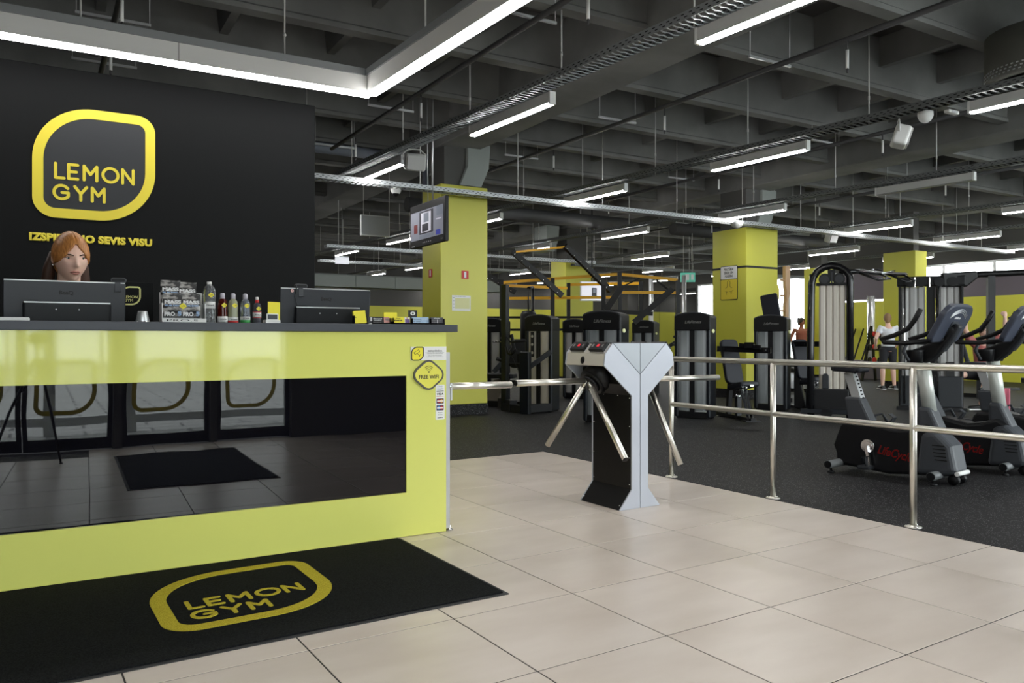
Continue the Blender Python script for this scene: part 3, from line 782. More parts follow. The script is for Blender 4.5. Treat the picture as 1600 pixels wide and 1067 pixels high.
# logo and slogan on the black wall
lg = thing('wall_logo', 'yellow rounded lemon-shaped emblem with two words on the black wall', 'wall sign', (-.093, 6.199, 1.962))
logo_parts(lg, 'xz', -.006, 0, (0, 0), m_logo, m_logodark)
sl = thing('wall_slogan', 'yellow slogan lettering in capitals below the emblem on the black wall', 'lettering', (.2665, 6.199, 1.823))
text('IZSPIED NO SEVIS VISU', .066, m_logo, sl, (0, -.004, 0), name='letters', fit=.755, ext=.002, bold=.0044, spacing=1.06)

# the logo mat in front of the counter and the plain entrance mat
cm = thing('logo_mat', 'black carpet mat with a yellow emblem lying along the yellow counter', 'mat', TF(0, 0, 0), TA)
out = [(-.9, 2.985), (1.885, 2.965), (1.885, 4.120), (1.2, 4.146), (-.9, 4.238)]
inn = [(-.88, 3.003), (1.865, 2.985), (1.865, 4.110), (1.2, 4.136), (-.88, 4.228)]
MB().prism(out, 0.0, .004, 'xy').build('rubber_backing', m_rubedge, cm)
MB().prism(inn, .004, .0105, 'xy').build('pile', m_mat, cm)
logo_parts(cm, 'xy', .0105, .0125, (.510, 3.222), m_matyel, m_mat, ('emblem_band', 'emblem_field', 'letter'), inner=False)
em = thing('entrance_mat', 'plain black entrance mat inside the glass doors, mirrored in the black panel', 'mat', (.55, -.1, 0), R(1.0))
MB().box(0, 0, 0, 1.12, 2.0, .004).build('rubber_backing', m_rubedge, em); MB().box(.02, .02, .004, 1.10, 1.98, .0105).build('pile', m_mat, em)

tp = thing('camera_tripod', 'black camera tripod mirrored at the left edge of the black glass panel', 'tripod', (-.085, -.15, 0), R(-30.46))
for a in (90, 210, 330): MB().tube([(.03*math.cos(R(a)), .03*math.sin(R(a)), .93), (.22*math.cos(R(a)), .22*math.sin(R(a)), .45), (.36*math.cos(R(a)), .36*math.sin(R(a)), .012)], [.017, .013, .009], 8).cyl((.36*math.cos(R(a)), .36*math.sin(R(a)), .012), (.365*math.cos(R(a)), .365*math.sin(R(a)), 0), .014, 8).build('leg', m_blackpc, tp)
MB().cyl((0, 0, .80), (0, 0, 1.04), .015, 10).lathe([(.045, .90), (.05, .93), (.03, .96)], 14).build('centre_column', m_blackpc, tp)
MB().box(-.07, -.035, 1.085, .07, .035, 1.185).box(-.03, -.03, 1.18, .03, .03, 1.21).build('camera_body', m_blackpl, tp, bev=.008); MB().cyl((0, .03, EYE), (0, .085, EYE), .034, 18).build('lens', m_blackpl, tp); MB().ball((0, 0, 1.06), .03, 10, 8).build('ball_head', m_blackpc, tp)

# ------------------------------------------------------------------ things on the worktop
ZT = 1.2208
def monitor(loc, rz, label, w=.53):
    t = thing('computer_monitor', label, 'monitor', loc, rz, 'computer monitors on the counter')
    t.rotation_euler = (R(7), 0, rz)
    # seen from behind: the back faces -y, screen towards +y
    MB().prism(rrect(-w/2, .02, w/2, .325, .012), -.012, .012).build('back_shell', mat('monitor_back_plate', (.030, .033, .040), .40, spec=.4), t, bev=.004)
    MB().box(-w/2+.012, .0122, .03, w/2-.012, .0135, .315).build('screen', mat('dark_screen', (.02, .025, .03), .1), t)
    MB().prism([(-.187, .02), (.20, .02), (.20, .222), (-.187, .222)], -.045, -.012).build('rear_housing', mat('monitor_shell', (.010, .011, .013), .42, spec=.3), t, bev=.012, seg=3)
    MB().box(-.182, -.049, .2165, .195, -.043, .2225).build('housing_ridge', m_alu, t)
    MB().box(-w/2+.004, -.0135, .321, w/2-.004, -.008, .3255).build('top_edge', m_alu, t)
    mb = MB()
    for k in range(8): mb.box(-.165+.006*k, -.0465, .2235, -.162+.006*k, -.02, .2275)
    mb.build('vent_slots', m_black, t)
    for x in (-.045, .055): MB().cyl((x, -.0465, .185), (x, -.044, .185), .0032, 8).build('screw', m_alu, t)
    text('BenQ', .027, m_black if 'second' in label else m_black, t, (.0, -.0128, .266), name='maker_lettering', fit=.062, ext=.0006, bold=.001)
    MB().box(-.03, -.03, .0, .03, -.012, .05).build('neck', m_blackpl, t); MB().box(-.12, -.05, 0, .12, .09, .008).build('foot', m_blackpl, t, (0, 0, .006), (R(-7), 0, 0))
    return t
M1 = monitor((.078, 4.585, ZT-.115), R(1), 'black computer monitor seen from behind, in front of the receptionist', .536)
M2 = monitor((1.408, 4.585, ZT-.113), R(-1), 'black computer monitor seen from behind, near the right end of the counter', .536)
def webcam(loc, rz, label):
    t = thing('webcam', label, 'webcam', loc, rz, 'webcams on the monitors')
    MB().prism(rrect(-.036, .0, .036, .024, .011), -.014, .016).build('body', m_midgrey, t, bev=.003)
    MB().prism(rrect(-.030, .005, .030, .019, .006), -.016, -.014).build('face', m_blackpl, t)
    MB().box(-.018, -.012, -.05, .010, -.006, .004).box(-.018, -.02, -.05, .010, -.006, -.044).build('clip', m_midgrey, t, bev=.002)
    return t
webcam((.314, 4.545, ZT+.207), R(-8), 'grey webcam clipped to the top right corner of the receptionist monitor')
w2 = webcam((1.258, 4.545, ZT+.209), R(6), 'dark webcam with a white top clipped to the right monitor')
MB().tube([(-.03, -.01, .0), (-.045, -.02, -.05), (-.03, -.022, -.10), (-.04, -.024, -.2)], .0022, 6).build('cable', m_blackpl, w2)
tg = thing('cable_tag', 'small pale pink tag on the top edge of the right monitor', 'tag', (1.205, 4.534, ZT+.192)); MB().cyl((0, -.004, 0), (0, 0, 0), .009, 12).build('disc', mat('pale_pink', (.75, .45, .42), .5), tg); MB().cyl((0, -.0045, 0), (0, -.001, 0), .003, 8).build('hole', m_black, tg)
kb = MB().box(-.35, 0, 0, 0, .12, .017).build('keyboard', m_white, None, (-.075, 4.30, ZT), bev=.004); tag(kb, 'white keyboard edge lying in front of the receptionist monitor', 'keyboard')
cup = thing('metal_tumbler', 'upside-down brushed metal tumbler on the worktop beside the monitor', 'tumbler', (.413, 4.40, ZT))
MB().lathe([(.033, 0), (.034, .003), (.0225, .054), (.021, .057), (0, .057)], 24).build('body', m_alu, cup); MB().lathe([(.0345, 0), (.035, .003), (.0338, .006)], 24).build('rim', m_chrome, cup)
cs = thing('card_holder', 'black acrylic sign card with a yellow outlined emblem, behind the tumbler', 'sign', (.402, 4.62, ZT-.118))
MB().box(-.07, 0, 0, .085, .012, .335).build('panel', m_wallblack, cs, bev=.002)
logo2 = [(p[0]*.13-.075, p[1]*.13+.05+.163) for p in logo_outline(0)]; logo2i = [(p[0]*.13-.075, p[1]*.13+.05+.163) for p in logo_outline(.06)]
MB().ring(logo2, logo2i, -.001, 0).build('emblem_band', mat('pale_yellow_print', (.72, .70, .25), .5), cs)
text('LEMON', .020, MATS['pale_yellow_print'], cs, (-.025, -.0008, .256), name='lettering', ext=.0003, bold=.0004); text('GYM', .020, MATS['pale_yellow_print'], cs, (-.035, -.0008, .238), name='lettering', ext=.0003, bold=.0004)

# sachets in a counter display
m_foil = mat('printed_foil', (.30, .29, .28), .35, .1)
noise_col(m_foil, (.012, .012, .012), (.42, .40, .38), 30, 3, .47, .60, 'Object', (.6, 1, 1.6))
ds = thing('display_box', 'white counter display tray holding the silver supplement sachets', 'display', (.605, 4.37, ZT))
MB().box(-.105, -.02, 0, .105, .11, .004).box(-.105, -.022, 0, .105, -.019, .022).box(-.105, .0, 0, -.102, .11, .10).box(.102, 0, 0, .105, .11, .10).box(-.105, .108, 0, .105, .111, .16).build('tray', m_white, ds)
text('PRO.5', .014, m_black, ds, (-.01, -.0225, .011), name='lettering', fit=.15, ext=.0003)
mb = MB()
def sachet(x, y, z, tilt, label):
    t = thing('supplement_sachet', label, 'sachet', (x, y, z), R(tilt), 'foil sachets in the counter display')
    t.scale = (1.13, 1, 1.07)
    pr = [(-.041, 0), (.041, 0), (.043, .01), (.041, .02), (.042, .085), (.043, .10), (.041, .11), (-.041, .11), (-.043, .10), (-.041, .085), (-.042, .02), (-.043, .01)]
    m_ = MB(); n = 7
    vs = []; fs = []
    for i in range(9):
        zz = .12*i/8; bulge = .012*math.sin(PI*min(max((zz-.01)/.10, 0), 1))+.001
        for s in (-1, 1):
            for j in range(n):
                xx = -.042+.084*j/(n-1); e = math.sin(PI*j/(n-1))**.6 if 0 < j < n-1 else 0
                vs.append((xx, s*(bulge*e+.0006)+.003*math.sin(9*xx*20+zz*80)*.3, zz))
    for i in range(8):
        for s in (0, 1):
            for j in range(n-1):
                a = i*2*n+s*n+j; b = a+2*n
                fs.append((a, a+1, b+1, b) if s == 0 else (a, b, b+1, a+1))
    m_.add(vs, fs, True); m_.build('pouch', m_foil, t)
    text('MASS', .022, m_letterwhite, t, (0, -.0135, .076), name='lettering', fit=.07, ext=.0006, bold=.0012)
    text('BUILDER', .010, mat('pale_blue_print', (.28, .42, .65), .5), t, (0, -.0135, .060), name='lettering', fit=.068, ext=.0006, bold=.0005)
    text('PRO', .026, m_letterwhite, t, (-.013, -.0115, .018), name='lettering', fit=.045, ext=.0006, bold=.0014)
    text('5', .028, MATS['pale_blue_print'], t, (.028, -.0115, .020), name='lettering', fit=.016, ext=.0006, bold=.0014)
    return t
sachet(.552, 4.385, ZT+.024, -2, 'silver and black sachet standing front left in the counter display')
sachet(.640, 4.385, ZT+.024, 2, 'silver and black sachet standing front right in the counter display')
s3 = sachet(.548, 4.435, ZT+.092, -4, 'taller silver sachet standing at the back left of the display')
s4 = sachet(.628, 4.435, ZT+.085, 3, 'silver sachet standing at the back right of the display')
# yellow lemon-shaped price stickers
def sticker_poly(w): return [(p[0], p[1]) for p in diamond(w, w*.82, w*.30)]
st = thing('price_sticker', 'yellow lemon-shaped price sticker between the two front sachets', 'sticker', (.600, 4.369, ZT+.086))
MB().prism(sticker_poly(.0205), -.001, .002).build('paper', m_yelpaper, st); text('3,50', .012, m_black, st, (.001, -.0012, 0), name='price', ext=.0002)
# bottles
def bottle(x, y, prof, liquid, capm, cap_prof, labels, label, price, sz):
    t = thing('drink_bottle', label, 'bottle', (x, y, ZT), 0, 'drink bottles on the counter')
    MB().lathe(prof, 24).build('body', liquid, t)
    MB().lathe(cap_prof, 18).build('cap', capm, t)
    for (z0, z1, r, mt, s) in labels:
        MB().lathe([(r, z0), (r, z1)], 24).build('label_band', mt, t)
        if s: text(s, .009, m_black, t, (0, -r-.0006, (z0+z1)/2), name='lettering', fit=r*1.25, ext=.0003, bold=.0003)
    zz, rr = price
    MB().prism(sticker_poly(sz), -.0005, .0012).build('price_sticker', m_yelpaper, t, (.004, -rr-.001, zz))
    text(('1,20', '1,50', '1,30')[int(x*100) % 3], .010, m_black, t, (.005, -rr-.0018, zz), name='price', ext=.0002)
    return t
m_clear = mat('clear_plastic_water', (.80, .84, .86), .03, trans=.85, ior=1.33)
m_redl = mat('dark_red_drink', (.10, .008, .004), .05, trans=.35, ior=1.33)
m_limel = mat('pale_lime_drink', (.62, .64, .42), .06, trans=.5, ior=1.33)
m_cleard = mat('clear_blueish_drink', (.55, .62, .72), .04, trans=.75, ior=1.33)
m_sport = mat('smoky_sport_bottle', (.10, .10, .12), .08, trans=.4, ior=1.33)
m_greenlab = mat('green_label', (.05, .32, .08), .5); m_whitelab = mat('white_label', (.72, .72, .70), .5); m_redlab = mat('red_label', (.55, .03, .03), .5); m_capgrey = mat('pale_lilac_cap', (.52, .50, .56), .35)
big = [(.028, 0), (.032, .004), (.032, .02), (.030, .03), (.032, .045), (.031, .07), (.029, .083), (.029, .105), (.0315, .13), (.032, .155), (.029, .178), (.022, .193), (.012, .202), (.011, .206)]
bottle(.733, 4.40, big, m_clear, m_white, [(.0125, .203), (.0125, .216), (.011, .218), (0, .218)], [(.076, .112, .0305, m_whitelab, 'Mangaļi')], 'large clear water bottle with a white cap, beside the display tray', (.147, .032), .017)
small = [(.024, 0), (.026, .004), (.026, .04), (.0245, .06), (.0255, .08), (.0255, .10), (.022, .117), (.014, .128), (.011, .132)]
spcap = [(.0125, .130), (.0125, .150), (.0115, .156), (.008, .160), (0, .161)]
bottle(.800, 4.40, small, m_redl, m_capgrey, spcap, [(.004, .036, .0264, m_whitelab, 'VITAMIN')], 'dark red drink bottle, first of the three capped drinks', (.095, .026), .016)
bottle(.856, 4.41, small, m_limel, m_capgrey, spcap, [(.004, .034, .0264, m_whitelab, 'VITAMIN'), (.004, .014, .0266, m_redlab, None)], 'pale lime drink bottle between the red and the clear bottle', (.095, .026), .016)
bottle(.917, 4.40, small, m_cleard, m_capgrey, spcap, [(.018, .036, .0264, m_whitelab, 'VITAMIN'), (.002, .018, .0264, m_greenlab, None)], 'clear drink bottle with a green label band', (.095, .026), .016)
sport = [(.020, 0), (.022, .004), (.0215, .03), (.021, .05), (.022, .07), (.022, .092), (.018, .106), (.010, .113)]
bottle(.979, 4.40, sport, m_sport, m_red, [(.0105, .112), (.0105, .124), (.007, .128)], [(.034, .060, .0222, m_whitelab, 'ISO'), (.030, .034, .0224, m_redlab, None), (.060, .064, .0224, m_redlab, None)], 'small sports bottle with a red and white cap', (.080, .022), .015)
MB().lathe([(.0065, .128), (.008, .132), (.008, .143), (0, .145)], 12).build('spout', m_white, [o for o in bpy.data.objects if o.get('label', '').startswith('small sports')][0])
# card box, yellow card
cb = thing('card_tray', 'small white card tray beside the right monitor', 'tray', (1.058, 4.40, ZT))
MB().box(-.04, -.03, 0, .04, .04, .02).box(-.03, -.01, .02, .034, .0, .055).build('tray', m_white, cb, bev=.003)
MB().box(-.024, -.011, .024, .028, -.010, .050).build('window', m_midgrey, cb)
yc = thing('leaflet_card', 'yellow leaflet with an outlined emblem standing behind the card tray', 'leaflet', (1.075, 4.43, ZT+.0))
MB().box(-.032, 0, 0, .034, .003, .122).build('sheet', m_yelpaper, yc, (0, 0, 0), (R(-6), R(2), 0))
MB().ring([(p[0]*.032-.024, p[1]*.032+.085) for p in logo_outline(0)], [(p[0]*.032-.024, p[1]*.032+.085) for p in logo_outline(.08)], -.0018, -.0004).build('emblem', m_black, yc, (0, .002, 0), (R(-6), R(2), 0))
# leaflet holders
def leaflet_holder(x0, x1, h, sheetm, label, fn=None, stand=0.0):
    t = thing('leaflet_holder', label, 'leaflet holder', (x0, 4.36, ZT), 0, 'leaflet holders on the counter')
    w = x1-x0
    MB().box(0, 0, 0, w, .045, .006).box(0, -.002, 0, w, .002, .012).box(0, 0, 0, .002, .045, .04).box(w-.002, 0, 0, w, .045, .04).build('holder', m_blackgl, t)
    mb = MB()
    mb.box(.003, .010, .005, w-.003, .018, h); mb.build('leaflet_stack', sheetm, t, (0, 0, 0), (R(-8), 0, 0))
    if fn: fn(t, w, h)
    return t
def deco(t, w, h, items):
    for it in items:
        k = it[0]
        if k == 'box': MB().box(it[1], .008, it[2], it[3], .0096, it[4]).build('print', it[5], t, (0, 0, 0), (R(-8), 0, 0))
        else:
            y = .009*1
            text(it[1], .008, it[5], t, (it[2], .0075+it[3]*.14, it[3]), (1, 0, 0), (0, math.sin(R(8)), math.cos(R(8))), 'print', fit=it[4], ext=.0003, bold=it[6] if len(it) > 6 else 0)
m_skinp = mat('pink_print', (.62, .30, .26), .6); m_purp = mat('purple_print', (.16, .07, .30), .6); m_bluep = mat('light_blue_card', (.36, .50, .66), .5); m_anth = mat('anthracite_card', (.06, .06, .07), .5)
fl = thing('brochure_stack', 'thick yellow brochure stack leaning in front of the right monitor', 'brochures', (1.512, 4.36, ZT))
MB().box(0, 0, 0, .072, .022, .074).build('stack', m_yelpaper, fl, (.006, 0, .004), (R(-10), R(-5), 0))
MB().box(0, -.012, 0, .084, .03, .005).box(0, -.012, 0, .003, .03, .05).build('holder', m_blackgl, fl)
text('15,90', .012, m_black, fl, (.012, .006, .03), (0, 0, 1), (-1, .0, 0), 'print', ext=.0003, bold=.0004)
MB().ring([(p[0]*.016+.055, p[1]*.012+.062) for p in logo_outline(0)], [(p[0]*.016+.055, p[1]*.012+.062) for p in logo_outline(.1)], 0, .001).build('emblem', m_black, fl, (-.004, .0085, 0), (R(-10), 0, 0))
ph = thing('photo_card', 'small grey photo card between the yellow brochures and the black leaflets', 'card', (1.602, 4.37, ZT)); MB().box(0, 0, .006, .026, .003, .046).build('card', m_midgrey, ph); MB().box(.012, -.001, .02, .024, 0, .042).build('print', m_paper, ph); MB().box(.006, -.006, 0, .02, .01, .007).build('foot', m_paper, ph)
leaflet_holder(1.625, 1.737, .047, m_black, 'black leaflets with white heading and a pink picture in a holder', lambda t, w, h: deco(t, w, h, [('box', .074, .006, .108, .045, m_skinp), ('box', .082, .024, .104, .040, m_paper), ('txt', 'Personal', .036, .034, .052, m_letterwhite, .0004), ('txt', 'TRENERIS', .034, .025, .05, m_letterwhite), ('txt', 'lemongym.lv', .032, .013, .05, m_lettergrey)]))
yt = thing('leaflet_stack', 'tall plain yellow leaflets standing behind the middle leaflet holder', 'leaflets', (1.720, 4.425, ZT)); MB().box(0, 0, 0, .085, .008, .075).build('stack', m_yelpaper, yt, (0, 0, 0), (R(-5), 0, 0)); MB().box(-.002, -.004, 0, .087, .012, .02).build('holder', m_blackgl, yt)
leaflet_holder(1.757, 1.868, .049, m_yelpaper, 'yellow leaflets with a purple picture in a holder', lambda t, w, h: deco(t, w, h, [('box', .073, .006, .106, .047, m_paper), ('box', .076, .012, .104, .036, m_purp), ('box', .085, .036, .095, .046, m_skinp), ('txt', 'DĀVANU', .032, .038, .03, m_black), ('txt', 'KARTE', .032, .026, .05, m_black, .0006), ('txt', 'lemongym', .034, .011, .05, m_black)]))
leaflet_holder(1.876, 1.990, .049, m_bluep, 'light blue leaflets in the holder second from the counter end', lambda t, w, h: deco(t, w, h, [('txt', 'ABONEMENTI', .035, .034, .05, m_anth), ('txt', 'un cenas', .032, .020, .05, m_anth), ('txt', 'jautā mums', .085, .032, .04, m_paper)]))
leaflet_holder(1.997, 2.088, .049, m_anth, 'anthracite leaflets with white print at the counter end', lambda t, w, h: deco(t, w, h, [('txt', 'NODARBĪBAS', .045, .041, .04, m_letterwhite), ('txt', 'pirmdiena', .025, .028, .035, m_lettergrey), ('txt', 'otrdiena', .025, .018, .035, m_lettergrey), ('txt', 'ceturtdiena', .066, .028, .03, m_lettergrey), ('box', .046, .012, .049, .034, m_letterwhite)]))
bc = thing('black_card', 'black card with a white ball emblem standing behind the light blue leaflets', 'card', (1.878, 4.43, ZT)); MB().box(0, 0, 0, .058, .003, .090).build('card', m_black, bc); MB().prism([(.029+.016*math.cos(a*PI/8), .071+.011*math.sin(a*PI/8)) for a in range(16)], -.001, 0).build('emblem', m_paper, bc); MB().prism([(.029+.007*math.cos(a*PI/3), .071+.006*math.sin(a*PI/3)) for a in range(6)], -.002, -.001).build('emblem_centre', m_black, bc)

# ------------------------------------------------------------------ turnstile (turned frame)
tx, ty, _ = TF(3.588, 4.215)
ts = thing('tripod_turnstile', 'silver and black Y-shaped tripod turnstile standing on the beige tiles', 'turnstile', (tx, ty, 0), TA)
half = [(-.002, 0), (-.181, 0), (-.0735, .13), (-.0735, .756), (-.311, .962), (-.300, 1.04), (-.238, 1.108)]
def mir(P): return [(-p[0], p[1]) for p in P]
LP = half+[(-.002, .90)]
for y0, y1, nm in ((-.215, -.203, 'end_panel'), (.203, .215, 'end_panel')):
    MB().prism(LP, y0, y1).build(nm, m_silver, ts, bev=.002, seg=1); MB().prism(mir(LP), y0, y1).build(nm, m_silver, ts, bev=.002, seg=1)
    MB().prism([(-.002, .904), (-.002, 1.108), (-.233, 1.108)], y0+.001, y1-.001).build('inlay_panel', m_silver2, ts); MB().prism([(.002, .904), (.002, 1.108), (.233, 1.108)], y0+.001, y1-.001).build('inlay_panel', m_silver2, ts)
core = [(-.178, 0), (-.0705, .131), (-.0705, .758), (-.16, .835), (-.16, .94), (.16, .94), (.16, .835), (.0705, .758), (.0705, .131), (.178, 0)]
MB().prism(core, -.203, .203).build('pedestal', m_blackpc, ts)
MB().prism([(-.309, .958), (-.299, 1.04), (-.238, 1.104), (.238, 1.104), (.299, 1.04), (.309, .958)], -.203, .203).build('head_housing', m_beigebox, ts, bev=.004, seg=1)
MB().box(-.235, -.20, 1.104, .235, .20, 1.112).build('lid', m_darkgrey, ts)
mb = MB()
for y in (-.19, .19):
    for z in (.16, .34, .55, .74): mb.ball((-.0725, y, z), .0045, 6, 4).ball((.0725, y, z), .0045, 6, 4)
    mb.ball((-.16, y, .03), .0045, 6, 4)
for y in (-.07, .08): mb.ball((-.0725, y, .752), .0045, 6, 4)
mb.build('screws', m_chrome, ts)
A = math.atan2(.068, .062)
for s in (-1, 1):
    for y in (-.118, .09):
        c = Vector((s*.276, y, 1.082))
        rot = Euler((0, s*A, 0)).to_matrix()
        r_ = MB().cbox((0, 0, 0), (.074, .150, .034)).build('card_reader', m_blackpl, ts, bev=.006); r_.matrix_local = Matrix.Translation(c) @ rot.to_4x4()
        MB().box(-.038, -.077, -.018, .038, .077, -.005).build('reader_rim', m_alu, r_, bev=.003)
        MB().box(-.010, -.020, .0165, .010, .004, .0185).build('red_display', mat('red_led_display', (.5, .01, .02), .3, emit=.5, emit_col=(1, .03, .05)), r_)
        MB().box(-.012, .038, .0165, .012, .055, .0183).box(-.010, -.060, .0165, .010, -.048, .0183).build('reader_mark', m_lettergrey, r_)
    MB().lathe([(.026, 0), (.026, .003), (0, .004)], 20, sy=.8).build('emblem', m_blackpl, ts, (s*.3055, .02, .995), (0, s*R(82), 0))
    h = MB()
    d = Vector((s*.80, 0, -.60)).normalized(); b0 = Vector((s*.10, .02, .93))
    h.cyl(b0, b0+d*.15, .102, 32).cyl(b0+d*.15, b0+d*.165, .102, 32, r1=.085).cyl(b0+d*.165, b0+d*.185, .07, 24); h.build('hub', m_blackpl, ts)
    hub = Vector((s*.265, .02, .838))
    ends = [Vector((s*.835, .035, .852)), Vector((s*.368, .345, .385)), Vector((s*.337, -.455, .385))] if s < 0 else [Vector((1.02, .035, .840)), Vector((.32, -.27, .27)), Vector((.36, .36, .36))]
    starts = [Vector((s*.285, .03, .852)), Vector((s*.275, .055, .812)), Vector((s*.275, -.04, .805))]
    if s > 0: starts = [Vector((.285, .03, .85)), Vector((.25, -.03, .80)), Vector((.27, .06, .80))]
    for p, q in zip(starts, ends):
        v = (q-p).normalized()
        o = MB().cyl(p, q, .0205, 18).cyl(q, q+v*.006, .0205, 18, 1, r1=.016).build('arm', [m_steel, m_blackpl], ts)
        MB().cyl(p-v*.05, p+v*.012, .012, 12).build('arm_root', m_steel, o)

# ------------------------------------------------------------------ stainless railing
rl = thing('railing', 'stainless steel railing with two rails standing between tiles and rubber floor', 'railing', TF(4.615, 0, -.012+.012), TA)
YS = [4.765, 3.74, 2.705, 1.67, .64]
MB().cyl((0, 4.79, .972), (0, -.4, .972), .0215, 18).build('top_rail', m_steel, rl)
MB().cyl((0, 4.765, .600), (0, -.4, .600), .0195, 18).build('middle_rail', m_steel, rl)
for y in YS:
    p = MB().cyl((0, y, .0), (0, y, .972), .0205, 18).build('post', m_steel, rl)
    MB().lathe([(.050, 0), (.050, .004), (.024, .010), (.022, .014)], 20, (0, y, 0)).build('base_flange', m_steel, p)
    mb = MB()
    for a in range(3): mb.cyl((.038*math.cos(a*2.09), y+.038*math.sin(a*2.09), .004), (.038*math.cos(a*2.09), y+.038*math.sin(a*2.09), .012), .006, 8)
    mb.build('flange_bolts', m_chrome, p)

# ------------------------------------------------------------------ strength machines
def tower(t, w=.50, d=.30, h=1.52, shroud=None, txt=True, knob=True):
    sh = shroud or m_shroud
    MB().box(-w/2, -d/2, 0, w/2, d/2, .10).build('base', m_blackpl, t, bev=.01)
    for s in (-1, 1):
        MB().box(s*w/2-.028, -d/2-.01, .02, s*w/2+.028, d/2, h-.06).build('upright', m_navy, t, bev=.018, seg=3)
        MB().tube([(s*(w/2+.022), -d/2+.015, .04), (s*(w/2+.022), -d/2+.015, h-.08)], .012, 8).build('edge_tube', m_midgrey, t)
    MB().box(-.035, -d/2-.004, .06, .035, -d/2+.03, h-.22).build('centre_post', m_blackpl, t)
    pw = w/2-.03-.035
    for s in (-1, 1):
        c = s*(.035+pw/2)
        MB().prism([(c-pw/2, 0), (c-pw/4, -.012), (c+pw/4, -.012), (c+pw/2, 0), (c+pw/2, .012), (c-pw/2, .012)], .11, h-.24, 'xy').build('shroud_panel', sh, t, (0, -d/2+.012, 0))
    P = [(-w/2-.03, h-.25), (w/2+.03, h-.25), (w/2+.03, h-.05)]+[(w/2*math.cos(a*PI/10)*1.06, h-.05+.055*math.sin(a*PI/10)) for a in range(1, 10)]+[(-w/2-.03, h-.05)]
    cp = MB(); cp.prism(P, -d/2-.02, d/2); cp.build('head_cover', m_blackpl, t, bev=.012)
    MB().tube([(p[0]*.99, -d/2-.005, p[1]+.004) for p in P[2:]], .010, 6).build('head_trim', m_midgrey, t)
    if txt: text('LifeFitness', .06, m_lettergrey, t, (.02, -d/2-.021, h-.13), name='maker_lettering', fit=w*.52, ext=.0008, shear=.35, bold=.0008)
    if knob: MB().cyl((w/2+.05, -d/2+.05, h-.26), (w/2+.065, -d/2+.045, h-.26), .028, 14).build('rep_counter', mat('pale_yellow_plastic', (.75, .75, .40), .4), t)
MZ = R(-62)
def bench(t, ox, oy, s=1.0, lean=16, m=m_pad, turn=-42):
    # seat and backrest of a machine; the sitter faces +x of the machine
    L = R(lean); n0 = set(t.children)
    b = MB(); b.prism(rrect(-.14, -.33, .14, .33, .07, 5), -.035, .035, 'yz'); b.build('backrest', m, t, (ox+.10, oy, .82), (0, -L, 0), bev=.02, seg=3)
    st = MB(); st.prism(rrect(-.20, -.16, .20, .16, .06, 5), -.035, .035, 'xy'); st.build('seat', m, t, (ox+.40, oy, .485), (0, -R(12), 0), bev=.02, seg=3)
    MB().bar((ox+.28, oy, .42), (ox+.62, oy, .50), .05, .02).build('seat_bracket', m_chrome, t)
    MB().bar((ox+.42, oy-.03, .44), (ox+.60, oy-.03, 0), .022, .05).bar((ox+.42, oy+.03, .44), (ox+.60, oy+.03, 0), .022, .05).bar((ox+.53, oy, .16), (ox+.40, oy, .16), .015, .015).build('seat_strut', m_chrome, t)
    MB().box(ox+.24, oy-.04, 0, ox+.31, oy+.04, .33).build('seat_post', m_navy, t, bev=.01)
    MB().lathe([(.035, .30), (.04, .33), (.03, .36), (.0, .365)], 12, (ox+.275, oy, 0)).build('adjuster', m_chrome, t)
    MB().bar((ox-.25, oy, .04), (ox+.66, oy, .02), .08, .05).bar((ox+.02, oy, .05), (ox+.10, oy, .75), .06, .06).build('bench_frame', m_blackpl, t)
    MB().box(ox+.50, oy-.12, -.0, ox+.66, oy+.12, .012).build('foot_plate', m_blackpl, t)
    T = Matrix.Translation((ox+.3, oy, 0)) @ Matrix.Rotation(R(turn), 4, 'Z') @ Matrix.Translation((-ox-.3, -oy, 0))
    for o in t.children:
        if o not in n0: o.matrix_local = T @ o.matrix_basis
def machine(x, y, rz, label, **kw):
    t = thing('strength_machine', label, 'gym machine', (x, y, -.012), rz, 'strength machines')
    tower(t, **kw)
    return t
t6 = machine(8.13, 8.55, MZ, 'strength machine tower with press bench standing left of the yellow sign column', w=.47)
bench(t6, .30, .12)
MB().bar((.28, .16, 1.005), (1.05, .10, .985), .07, .08).box(.70, .02, 1.02, .82, .18, 1.10).bar((.62, .08, 1.06), (.92, .04, 1.03), .05, .06).cyl((.98, .0, .99), (.98, .18, .99), .02, 10).build('press_arm', m_blackgl, t6)
MB().cyl((-.33, -.02, 1.06), (-.24, -.02, 1.06), .018, 10).cyl((-.32, -.05, .9), (-.32, -.05, .62), .03, 8).ball((-.3, -.05, 1.18), .02, 8, 6).build('side_mechanism', m_blackpl, t6)
t7 = machine(10.133, 8.89, MZ, 'strength machine tower with press bench standing right of the yellow sign column', w=.46)
bench(t7, .26, .10)
MB().bar((.30, .2, 1.065), (.95, .05, 1.065), .06, .085).cyl((.90, -.03, 1.065), (.90, .12, 1.065), .018, 10).ball((.52, .12, 1.07), .035, 10, 8).build('press_arm', m_blackgl, t7)
MB().prism([(.30, .02), (.50, .02), (.42, .35), (.34, .80), (.30, .85)], .16, .32).build('weight_cover', m_blackpl, t7, bev=.02)
t2 = machine(6.80, 10.60, MZ, 'tall pale-panelled strength machine behind the turnstile arm with dark twin posts', w=.42, d=.28, shroud=m_shroudb, knob=False)
MB().box(-.13, -.158, .86, -.07, -.152, 1.26).build('placard', m_black, t2)
for k in range(3): MB().prism(arc(-.10, .93+.13*k, .022, 0, 360, 10)[:-1], -.160, -.157).build('placard_picture', m_beigebox, t2)
MB().cyl((.02, -.17, .4), (.02, -.17, 1.24), .004, 6).build('pull_cable', m_blackpl, t2)
